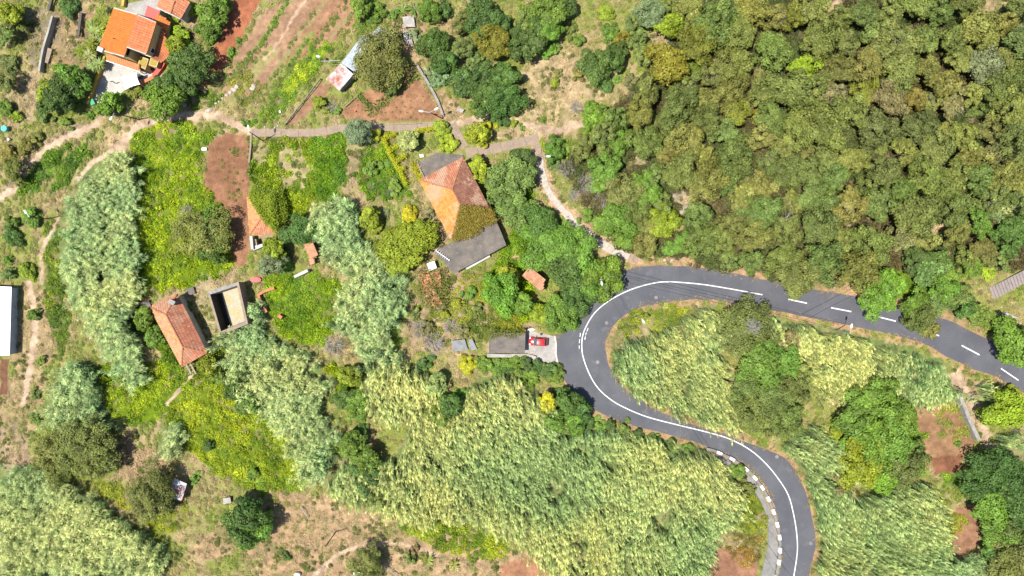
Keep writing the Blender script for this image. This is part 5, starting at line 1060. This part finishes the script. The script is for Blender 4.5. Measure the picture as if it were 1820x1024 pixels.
T = '''132 142 25 GR|105 171 30 DK|82 172 20 YG|103 120 13 BR|119 8 17 DK|74 208 12 BL|113 216 11 GR|158 203 8 GR|308 48 13 YG|308 79 18 YG|319 60 14 YG|287 82 8 BL|337 16 15 YG|332 116 32 DK|311 140 26 DK|280 156 20 DK|290 180 30 BR|305 172 22 GR|237 160 15 YO|192 182 19 BR|177 194 13 BR|207 172 10 BR|377 20 24 GR|369 50 18 GR|385 5 18 GR|372 70 10 GR|395 12 13 YG|422 71 7 GR|408 90 7 GR|436 218 8 GR|640 8 20 GR|663 14 16 GR|668 30 10 DK|699 21 9 GR|787 14 16 DK|761 16 18 GR|677 108 48 OG|690 150 18 OG|566 182 14 YG|599 196 8 GR|732 60 14 GG|774 77 28 DK|788 108 22 DK|819 84 20 OG|819 37 19 OG|861 21 30 DK|888 40 20 DK|848 60 16 DK|877 76 33 YO|846 98 15 BL|856 132 27 DK|893 132 24 DK|819 145 22 DK|861 171 24 DK|898 171 28 DK|888 203 16 DK|922 60 18 DK|835 120 16 OG|780 140 17 GG|765 128 12 GG|848 237 20 FL|866 228 13 GO|858 250 12 FL|785 227 15 YG|798 253 15 FL|724 248 20 PY|669 240 13 YG|632 232 26 GG|926 76 20 DK|979 21 32 GR|955 40 22 DK|979 50 22 GR|940 76 25 DK|976 84 17 BR|1029 69 13 GR|1016 50 14 OG|932 32 20 OG|1005 5 20 DK|987 145 10 YG|992 128 8 OL|1063 119 27 DK|1075 145 16 DK|1029 127 14 OL|1095 98 22 DK|1108 66 16 YO|1137 71 18 OG|1143 95 19 OG|1085 55 16 GR|1158 26 28 GG|1079 21 15 YG|1127 37 18 OG|1058 200 21 BR|1050 212 16 BR|966 211 7 GR|929 227 6 GR|913 219 8 YG|1098 140 8 GR|1120 140 13 BN|975 270 18 GR|1000 262 16 GR|1035 262 22 OG|985 290 14 BL|1080 300 25 GR|1110 340 32 OG|1150 340 28 GR|1165 310 22 OG|1100 390 30 GR|1130 380 26 OG|1040 385 14 GR|1066 405 17 GR|1110 430 18 GR|1150 430 26 OL|1180 400 26 YG|1215 435 17 GR|1190 440 15 GR|1075 265 18 OG|1100 250 20 GR|1060 330 16 GR|1175 360 20 OG|1145 400 20 OL|1000 418 42 GR|962 392 28 DK|1040 450 34 GR|1010 482 34 DK|1078 473 32 BR|1050 505 25 GR|1020 527 28 DK|988 556 28 GR|958 556 19 YG|1012 572 17 GR|1070 520 18 DK|900 310 33 BL|935 312 28 BL|918 368 28 BL|940 410 20 GR|926 284 20 DK|885 345 20 BL|850 350 15 GR|848 298 18 FL|898 525 32 BR|925 540 22 BR|903 488 18 YG|865 300 10 GR|531 411 27 DK|486 440 20 YG|478 470 22 GG|505 470 15 BR|500 448 13 DK|722 432 42 YG|712 465 22 YG|735 412 22 YG|656 387 18 YG|665 400 16 YG|728 378 15 GO|722 388 10 GO|679 587 13 GR|753 650 14 DK|832 650 15 GO|861 648 15 GR|882 653 16 GR|903 655 14 DK|621 669 19 YG|634 719 22 GR|608 711 18 DK|774 685 20 PY|783 710 16 YG|800 722 22 DK|780 740 18 GR|816 706 15 GR|913 648 16 GR|935 648 14 DK|953 650 14 DK|974 658 16 DK|987 668 15 GR|940 670 16 GR|1016 719 24 DK|1032 735 20 DK|972 719 19 GO|966 735 12 GO|997 703 16 DK|992 748 22 GR|1021 756 20 GR|1048 753 14 DK|1069 758 12 GR|1322 584 47 OG|1330 610 26 OG|1355 650 38 GR|1392 640 30 GR|1330 692 30 OG|1370 705 42 OG|1405 700 28 OG|1345 745 34 OG|1400 745 32 OG|1430 670 20 OL|1408 606 20 BN|1520 740 34 GR|1560 718 34 BR|1600 740 28 GR|1550 780 36 BR|1592 790 34 GR|1540 828 36 YG|1602 830 34 OG|1570 852 28 BR|1510 792 18 GR|1630 800 18 OG|1490 770 15 YG|1500 858 20 BN|1568 524 32 BR|1590 505 22 BR|1641 569 28 OG|1628 545 26 GR|1667 540 24 OG|1656 586 16 OL|1678 516 24 GR|1709 526 20 OG|1722 545 19 DK|1751 563 22 GR|1778 574 16 GR|1801 611 36 BR|1635 461 22 DK|1672 466 22 BL|1651 484 22 BL|1683 487 19 GR|1577 503 20 GR|1725 458 20 OL|1751 445 26 OL|1775 461 20 OG|1799 419 25 DK|1809 398 22 DK|1735 471 18 GR|1762 482 16 YG|1795 732 34 YG|1770 740 20 YG|1800 700 14 YG|1785 835 40 DK|1750 855 28 DK|1805 890 36 DK|1770 905 32 GR|1745 882 20 DK|1810 945 30 DK|1778 955 26 GR|1790 1008 38 OG|1765 985 20 DK|1598 968 16 GR|1610 980 11 FL|1588 975 9 YG|127 794 42 OG|80 804 30 OL|163 797 34 OG|105 833 26 OL|153 833 26 OL|187 815 24 OG|266 886 40 OG|286 900 18 OG|427 938 32 DK|455 944 26 GR|436 906 24 DK|440 960 18 BR|345 853 9 GR|369 794 12 DK|448 844 13 GR|303 775 13 GG|419 692 18 DK|436 719 20 GR|405 700 12 DK|369 650 18 YG|385 668 14 GR|253 566 20 GR|274 598 18 GR|337 547 8 GR|351 419 46 OL|380 408 25 OG|374 446 22 GR|330 432 26 YG|372 385 18 GR|16 419 15 DK|11 487 13 BL|45 482 16 YG|10 463 10 BR|53 387 16 GR|655 1006 29 OG|507 990 8 DK|730 995 12 OG|735 980 9 BN|990 962 12 YG|1069 962 15 OG|1280 925 10 BR|1311 841 15 GR|1319 860 16 OG|1332 870 13 OL|1705 790 7 GR|645 855 26 DK|650 820 22 GR|625 790 22 GR|640 770 16 DK|665 880 22 OG|690 840 12 DK|585 790 12 GR|20 300 20 OL|8 270 16 OL|30 320 12 OG|12 20 22 YG|30 45 15 OL|5 60 18 OG|15 110 16 OG|8 145 18 OG|5 190 15 GR|25 205 12 YG|60 245 12 OL|40 260 16 OL|20 395 12 GR|55 560 13 GR|70 640 8 GR|60 700 10 OG|60 745 9 GR|1565 975 14 GR|1500 905 10 GR|835 520 13 GR|812 540 12 YG|850 545 11 OG|790 560 10 YG|880 610 9 YG|820 590 12 BN|760 585 14 BN|735 560 12 OG|1235 925 10 OG|770 420 14 OG|1085 757 12 DK|1110 765 13 GR|1135 773 12 DK|1165 781 12 GR|1195 788 11 DK|1225 797 12 GR|1250 806 10 DK|1040 742 14 DK|785 440 10 BN|765 380 10 BN|700 330 12 GR|660 300 14 GR|690 290 10 GR|740 250 10 DK'''
for row in T.split('|'):
    a = row.split(); x_, y_, r_ = map(float, a[:3]); sl_ = np.array(STEPS[0], float); best = None
    for p0, p1 in zip(sl_[:-1], sl_[1:]):
        ab = p1 - p0; t_ = np.clip(((x_, y_) - p0) @ ab / (ab @ ab), 0, 1); dv = np.array([x_, y_]) - p0 - t_ * ab
        if best is None or np.linalg.norm(dv) < np.linalg.norm(best): best = dv
    dd_ = np.linalg.norm(best)
    if dd_ < r_ * 1.08 + 10: x_, y_ = np.array([x_, y_]) + best / (dd_ + 1e-6) * (r_ * 1.08 + 10 - dd_); a[0], a[1] = x_, y_
    k = 'olive' if a[3] in ('OL', 'OG', 'BN', 'YO', 'GG') else 'broad'; plant(float(a[0]), float(a[1]), float(a[2]), a[3], k, .8 if float(a[2]) > 40 else 1.0)
for x, y, r in ((183,22,18),(172,42,18),(165,62,19),(158,82,18),(150,102,19),(166,108,17),(178,60,12),(186,40,12),(140,92,12),(128,136,15)):
    plant(x, y, max(r, 18), 'PY' if r % 2 else 'YG', 'blade', .8, 'palm')
# the wood: crowns packed by rejection, gaps left where bare earth shows
FW = [(1010,285),(1060,235),(1095,200),(1150,150),(1165,110),(1195,95),(1180,40),(1190,-10),(1455,-10),(1450,55),(1465,70),(1500,30),(1512,-10),(1830,-10),(1830,330),(1790,400),(1750,430),(1715,420),(1700,440),(1660,440),(1620,455),(1560,470),(1540,515),(1525,520),(1495,470),(1475,455),(1455,490),(1440,504),(1400,494),(1340,476),(1250,450),(1235,430),(1240,380),(1235,330),(1190,300),(1160,280),(1130,262),(1090,235)]
GAP = [WA(b[0]) for b in BARES]
placed = [(r[1], r[2], r[3]) for r in REG]
pal = ['OG', 'OL', 'OG', 'OL', 'OG', 'OL', 'OG', 'OL', 'BN', 'GG', 'GR']
tries = 0; nfor = 0
while tries < 9000 and nfor < 230:
    tries += 1; x, y = rng.uniform(1000, 1828), rng.uniform(-5, 525)
    if not in_poly(np.array([[x, y]]), FW)[0]: continue
    r = rng.uniform(20, 37) if tries < 5000 else rng.uniform(16, 24)
    if any((x - a) ** 2 + (y - b) ** 2 < (.77 * (r + c_)) ** 2 for a, b, c_ in placed): continue
    w = W(x, y); q = np.array([[w.x, w.y]])
    if any(in_poly(q, g_)[0] for g_ in GAP): continue
    n_ = float(vnoise(np.array([[x, y]]), .012, 200)[0]); idx = int(np.clip(n_ * 8 + rng.normal(0, 2.3), 0, 10)); c_ = pal[idx]
    if y < 130 and x < 1480 and rng.random() < .5: c_ = ['YG', 'OL', 'OL', 'YO'][int(rng.integers(4))]
    elif rng.random() < .03: c_ = 'YO'
    placed.append((x, y, r)); nfor += 1; t = plant(x, y, r, c_, 'olive' if rng.random() < .7 else 'broad', rng.uniform(1.0, 1.6), 'tree', lift=rng.uniform(1.2, 2.4)); t['wood'] = 1
    if rng.random() < .16 and len(t.children):
        cr = [o for o in t.children if o.name.startswith('crown')][0]; b = link('bare_branch', BRANCH[nfor % 3], t, (rng.normal(0, r * .03), rng.normal(0, r * .03), cr.location.z + CLS[pick(r * S)][1] * .75)); b.rotation_euler.z = rng.random() * 6
tr = sorted([r_ for r_ in REG if r_[5] == 'tree' and r_[0].get('category') == 'tree'], key=lambda r_: -r_[3]); extra = tr[300:]
parts = []
for r_ in extra:
    root_ = r_[0]; cr = [o for o in root_.children if o.name.startswith('crown')][0]; m_ = cr.data; nv = len(m_.vertices); V = np.empty(nv * 3, np.float32); m_.vertices.foreach_get('co', V); V = V.reshape(-1, 3) * np.array(cr.scale); ca, sa = math.cos(cr.rotation_euler.z), math.sin(cr.rotation_euler.z)
    V = np.stack([V[:, 0] * ca - V[:, 1] * sa, V[:, 0] * sa + V[:, 1] * ca, V[:, 2]], 1) + np.array(root_.location) + np.array(cr.location); gc = np.empty(nv * 4, np.float32); m_.attributes['gcol'].data.foreach_get('color', gc)
    parts.append((V, np.arange(nv).reshape(-1, 4), gc.reshape(-1, 4)[:, :3] * np.array(cr.color)[:3]))
    REG.remove(r_)
    for ch in list(root_.children): bpy.data.objects.remove(ch)
    bpy.data.objects.remove(root_)
if parts:
    V, F, Cc = join(parts); tag(link('small_trees', np_mesh('small_trees', V, F, M['leaf'], {'gcol': Cc})), 'the smallest trees filling the gaps between the larger crowns', 'trees', None, 'stuff')
# dead grey shrubs
for k, (x, y, r, lab) in enumerate(((1005,300,19,'grey dead shrub right of the upper stepped path'),(1042,325,20,'larger grey dead shrub below the first on the slope'),(1070,357,17,'small grey dead shrub above the middle of stepped path'),(1020,345,14,'brown dry shrub between the stepped path and dead shrubs'),(1024,188,14,'dark purplish dead shrub on the bare slope'),(770,610,24,'tangle of dead grey vines left of the garage block'),(745,585,20,'dead twigs at the edge of the middle cane thicket'),(800,580,16,'dead twigs on the weeds above the tin sheets'),(595,615,22,'pale grey dead shrub below the ruined enclosure'),(1322,578,17,'bare grey twigs on top of the round island tree'),(1410,640,16,'brownish dead shrub right of the round island tree'),(1265,405,13,'white dead tree fork standing in the wood'),(1575,370,14,'white forked dead branches in the right of the wood'),(330,375,15,'pale dead branches on the creeper left of the brown field'),(1460,150,13,'greyish twigs beside the bare gully'),(590,190,13,'dry brown brush heap below the rusty shed'))):
    w = W(x, y, 1.0); zz = 5.8 if 'on top' in lab else float(gz(np.array([[w.x, w.y]]))[0]); o = link('dead_shrub', TWIG[k % 3], None, (w.x, w.y, zz)); s = r * S / 1.8; o.scale = (s, s, s * .9); o.rotation_euler.z = k * 1.3; tag(o, lab, 'dead shrub')
# spiky rosettes, banana plants
def rosette(seed, n, L, wd, up=(.3, 1.2)):
    g = np.random.default_rng(seed); a = np.arange(n) * 2.4 + g.normal(0, .15, n); u = g.uniform(*up, n); T_ = unit(np.stack([np.cos(a), np.sin(a), u], 1)); ll = L * g.uniform(.75, 1.1, n)
    N = unit(np.stack([-np.cos(a) * u, -np.sin(a) * u, np.ones(n)], 1)); V, F = leaf_quads(T_ * ll[:, None] * .5 + [0, 0, .1], N, ll, wd, g, T_, .22); return np_mesh('rosette', V, F, M['leaf'], {'gcol': tint(n, g, .3, .1)})
RO = [rosette(k, 34, 1.3, .16) for k in (1, 2)]; BA = [rosette(k + 10, 11, 2.2, .45, (.2, .7)) for k in (1, 2)]
for k, (x, y, s, c_) in enumerate(((648,313,1.1,'BN'),(693,342,1.2,'GG'),(635,276,1.1,'BN'),(685,379,1.1,'GG'),(660,332,.9,'GG'),(640,295,.8,'BN'),(700,318,.8,'GG'))):
    w = W(x, y); o = link('spiky_rosette', RO[k % 2], None, (w.x, w.y, float(gz(np.array([[w.x, w.y]]))[0]))); o.scale = (s, s, s); o.color = (*COL[c_], 1); o.rotation_euler.z = k; REG.append((o, x, y, s * 11, c_, 'rosette')); tag(o, '', 'agave')
for k, (x, y, s, c_, lab) in enumerate(((759,997,.85,'YG','yellow green banana plant on the dry slope at the bottom'),(806,1007,.75,'YG','small banana plant beside the bottom edge'),(735,14,1.0,'GR','long leaved plant at the top edge above the tin shed'),(1215,279,.6,'BL','blue green agave at the edge of the wood clearing'),(715,18,.8,'BR','smaller long leaved plant at the top edge'))):
    w = W(x, y, 1); o = link('banana_plant' if k in (0, 1) else 'agave' if k == 3 else 'leafy_plant', BA[k % 2], None, (w.x, w.y, .2)); o.scale = (s, s, s); o.color = (*COL[c_], 1); o.rotation_euler.z = k * 2; tag(o, lab, 'plant')
# clipped yellow-green hedge shaped like a ladder
w0 = W(700, 285); hd = empty('clipped_hedge', (w0.x, w0.y, 0), 'yellow green clipped hedge with side rungs beside the hipped house', 'hedge')
for k, seg in enumerate([[(681,244),(688,262),(699,285),(712,308),(722,328)], [(682,245),(702,238)], [(690,266),(712,257)], [(700,288),(720,276)], [(705,298),(718,299)], [(738,232),(775,227)]]):
    l = smooth_line(WA(seg, 1.2), .18); n = len(l) * 26; g = np.random.default_rng(90 + k); pk = g.integers(0, len(l), n); P_ = np.column_stack([l[pk] + g.normal(0, .25, (n, 2)), g.uniform(.3, 1.35, n)])
    V, F = leaf_quads(P_, unit(g.normal(0, .5, (n, 3)) + [0, 0, 1]), .24, .17, g); o = link('hedge_row', np_mesh('hedge_row', V, F, M['leaf'], {'gcol': tint(n, g, .3, .12)}), hd); o.matrix_parent_inverse = Matrix.Translation(-Vector(hd.location)); o.color = (.36, .37, .012, 1)
wall_hedge = [(741,292),(757,322)]
l = smooth_line(WA(wall_hedge, 1.0), .2); n = len(l) * 30; g = np.random.default_rng(99); pk = g.integers(0, len(l), n); P_ = np.column_stack([l[pk] + g.normal(0, .4, (n, 2)) - [.8, 0], g.uniform(0, 1.0, n)]) - np.array([w0.x, w0.y, 0])
V, F = leaf_quads(P_, unit(g.normal(0, .5, (n, 3)) + [0, 0, 1]), .28, .2, g); o = link('yellow_flower_bush', np_mesh('yellow_flower_bush', V, F, M['leaf'], {'gcol': tint(n, g, .3, .15)}), None, (w0.x, w0.y, 0)); o.color = (.33, .31, .01, 1); tag(o, 'yellow flowering bush along the left of the grey terrace', 'bush')
# crop plants in rows
CP = [np_mesh('crop', *crown_arrays(880 + k, .5, .5, 5, .2, 70, (.3, .5))[:2], M['leaf'], None) for k in range(2)]
for m_ in CP:
    a = m_.attributes.new('gcol', 'FLOAT_COLOR', 'POINT'); nv = len(m_.vertices); a.data.foreach_set('color', np.repeat(np.random.default_rng(1).uniform(.7, 1.3, (nv // 4, 1)), 16, 0).reshape(-1, 4).astype(np.float32).ravel())
def crop(pts, s, c_, label, group, name='crop_plant'):
    for k, (x, y) in enumerate(pts):
        w = W(x, y); o = link(name, CP[k % 2], None, (w.x, w.y, float(gz(np.array([[w.x, w.y]]))[0]))); q = s * rng.uniform(.7, 1.3); o.scale = (q, q, q); o.color = (*(np.array(COL[c_]) * rng.uniform(.8, 1.2)), 1); o.rotation_euler.z = rng.random() * 6; tag(o, (label + ', ' + nth(k) + ' of its row') if 'row' in label else label, 'crop plant', group)
for pts, lab in (([(638 + i * 2.0 + rng.normal(0, 1), 168 + i * 2.4) for i in range(11)], 'dark green crop plant in the short left row'), ([(652 + i * 6.2 + rng.normal(0, 1.2), 196 - i * 4.1 + rng.normal(0, 1.5)) for i in range(16)], 'dark green crop plant in the middle row of plot'), ([(655 + i * 6.5 + rng.normal(0, 1.5), 203 - i * 5 + rng.normal(0, 1.5)) for i in range(13)], 'dark green crop plant in the lower row of plot'), ([(684 + i * 6, 162 - i * 3.6 + rng.normal(0, 1.5)) for i in range(10)], 'dark green crop plant in the upper row of plot')):
    crop(pts, 1.15, 'GR', lab, 'crop plants in the vegetable plot')
for j in range(5): crop([(676 + i * 13 + j * 9 + rng.normal(0, 1.5), 211 - j * 10 + rng.normal(0, 1)) for i in range(8) if 676 + i * 13 + j * 9 < 782 - j * 2], .45, 'GR', f'small seedling in the {nth(j)} row above the concrete path', 'seedlings in the vegetable plot', 'seedling')
crop([(610 + rng.random() * 40, 170 + rng.random() * 40) for i in range(12)], .4, 'GR', 'tiny seedling at the left end of the vegetable plot', 'seedlings at the left of the plot', 'seedling')

# ---------------------------------------------------------------- labels that tell the plants apart
LM = [(956,607,'the red car'),(232,68,'the orange house'),(318,590,'the orange outbuilding'),(405,548,'the water tank'),(815,355,'the hipped house'),(850,450,'the grey terrace roof'),(620,110,'the tin shed'),(710,190,'the vegetable plot'),(466,382,'the half buried roof'),(404,350,'the brown field'),(10,570,'the white roof'),(1320,580,'the road island'),(1170,474,'the hairpin top'),(1030,640,'the hairpin left side'),(1140,760,'the lower road arm'),(1500,550,'the dashed road'),(1740,620,'the dashed road right end'),(1716,740,'the stone wall'),(1680,825,'the dark soil plot'),(1340,870,'the lower parapet'),(1040,370,'the stepped path'),(690,228,'the concrete path'),(600,960,'the bare pole'),(650,1000,'the bottom edge'),(60,1000,'the bottom left corner'),(20,20,'the top left corner'),(200,880,'the left olive tree'),(990,150,'the bare slope'),(1150,80,'the small bare patch'),(1215,360,'the pale clearing'),(1475,30,'the bare gully'),(1800,10,'the top right corner'),(1690,400,'the brown clearing'),(1800,250,'the right edge'),(1796,505,'the grey steps'),(1560,740,'the creeper mound'),(760,520,'the collapsed roof'),(700,410,'the middle cane thicket'),(660,820,'the big cane slope'),(1300,120,'the wood top left part'),(1620,130,'the wood top middle part'),(1330,280,'the wood left part'),(1490,270,'the wood centre'),(1640,280,'the wood right part'),(1350,430,'the wood lower part'),(150,400,'the long cane belt'),(330,460,'the left creeper carpet'),(80,130,'the pale retaining wall'),(560,900,'the dry slope'),(1785,900,'the bottom right corner'),(1480,480,'the straw coloured verge'),(420,100,'the red field'),(820,190,'the bare yard'),(1000,450,'the hut among trees')]
def lab_of(e):
    o, x, y, r, c, kind = e; d_ = [(math.hypot(x - a, y - b), a, b, t) for a, b, t in LM]; _, a, b, t = min(d_); dx, dy = x - a, y - b
    rel = 'at' if math.hypot(dx, dy) < 26 else ('right of' if dx > 0 else 'left of') if abs(dx) > abs(dy) else ('below' if dy > 0 else 'above')
    size = 'tiny' if r < 9 else 'small' if r < 15 else 'mid sized' if r < 23 else 'broad' if r < 34 else 'very broad'
    kd = {'tree': 'tree', 'bush': 'bush', 'rosette': 'spiky rosette'}[kind]
    if o.get('category') == 'palm': kd = 'palm-like tree'
    return f'{size} {CN[c]} {kd} {rel} {t}'
by = {}
for e in REG: by.setdefault(lab_of(e), []).append(e)
ORD = ['leftmost', 'second from left', 'third from left', 'fourth from left', 'fifth from left', 'sixth from left', 'seventh from left', 'eighth from left']
NUM = {2: 'two', 3: 'three', 4: 'four', 5: 'five', 6: 'six', 7: 'seven', 8: 'eight', 9: 'nine'}
for lab, es in by.items():
    es.sort(key=lambda e: e[1])
    for i, e in enumerate(es):
        o = e[0]; n = len(es)
        if n == 1: o['label'] = lab
        elif n == 2: o['label'] = lab + (', left one of two' if i == 0 else ', right one of two')
        else: o['label'] = lab + ', ' + ('rightmost' if i == n - 1 else ORD[min(i, 7)]) + ' of ' + NUM.get(n, 'several')
        o['group'] = 'trees of the wood above the road' if o.get('wood') else 'spiky rosettes beside the hedge' if e[5] == 'rosette' else 'palm-like trees beside the orange house' if o.get('category') == 'palm' else 'bushes scattered over the terraces' if e[5] == 'bush' else 'trees around the terraces and road'
        if 'wood' in o: del o['wood']
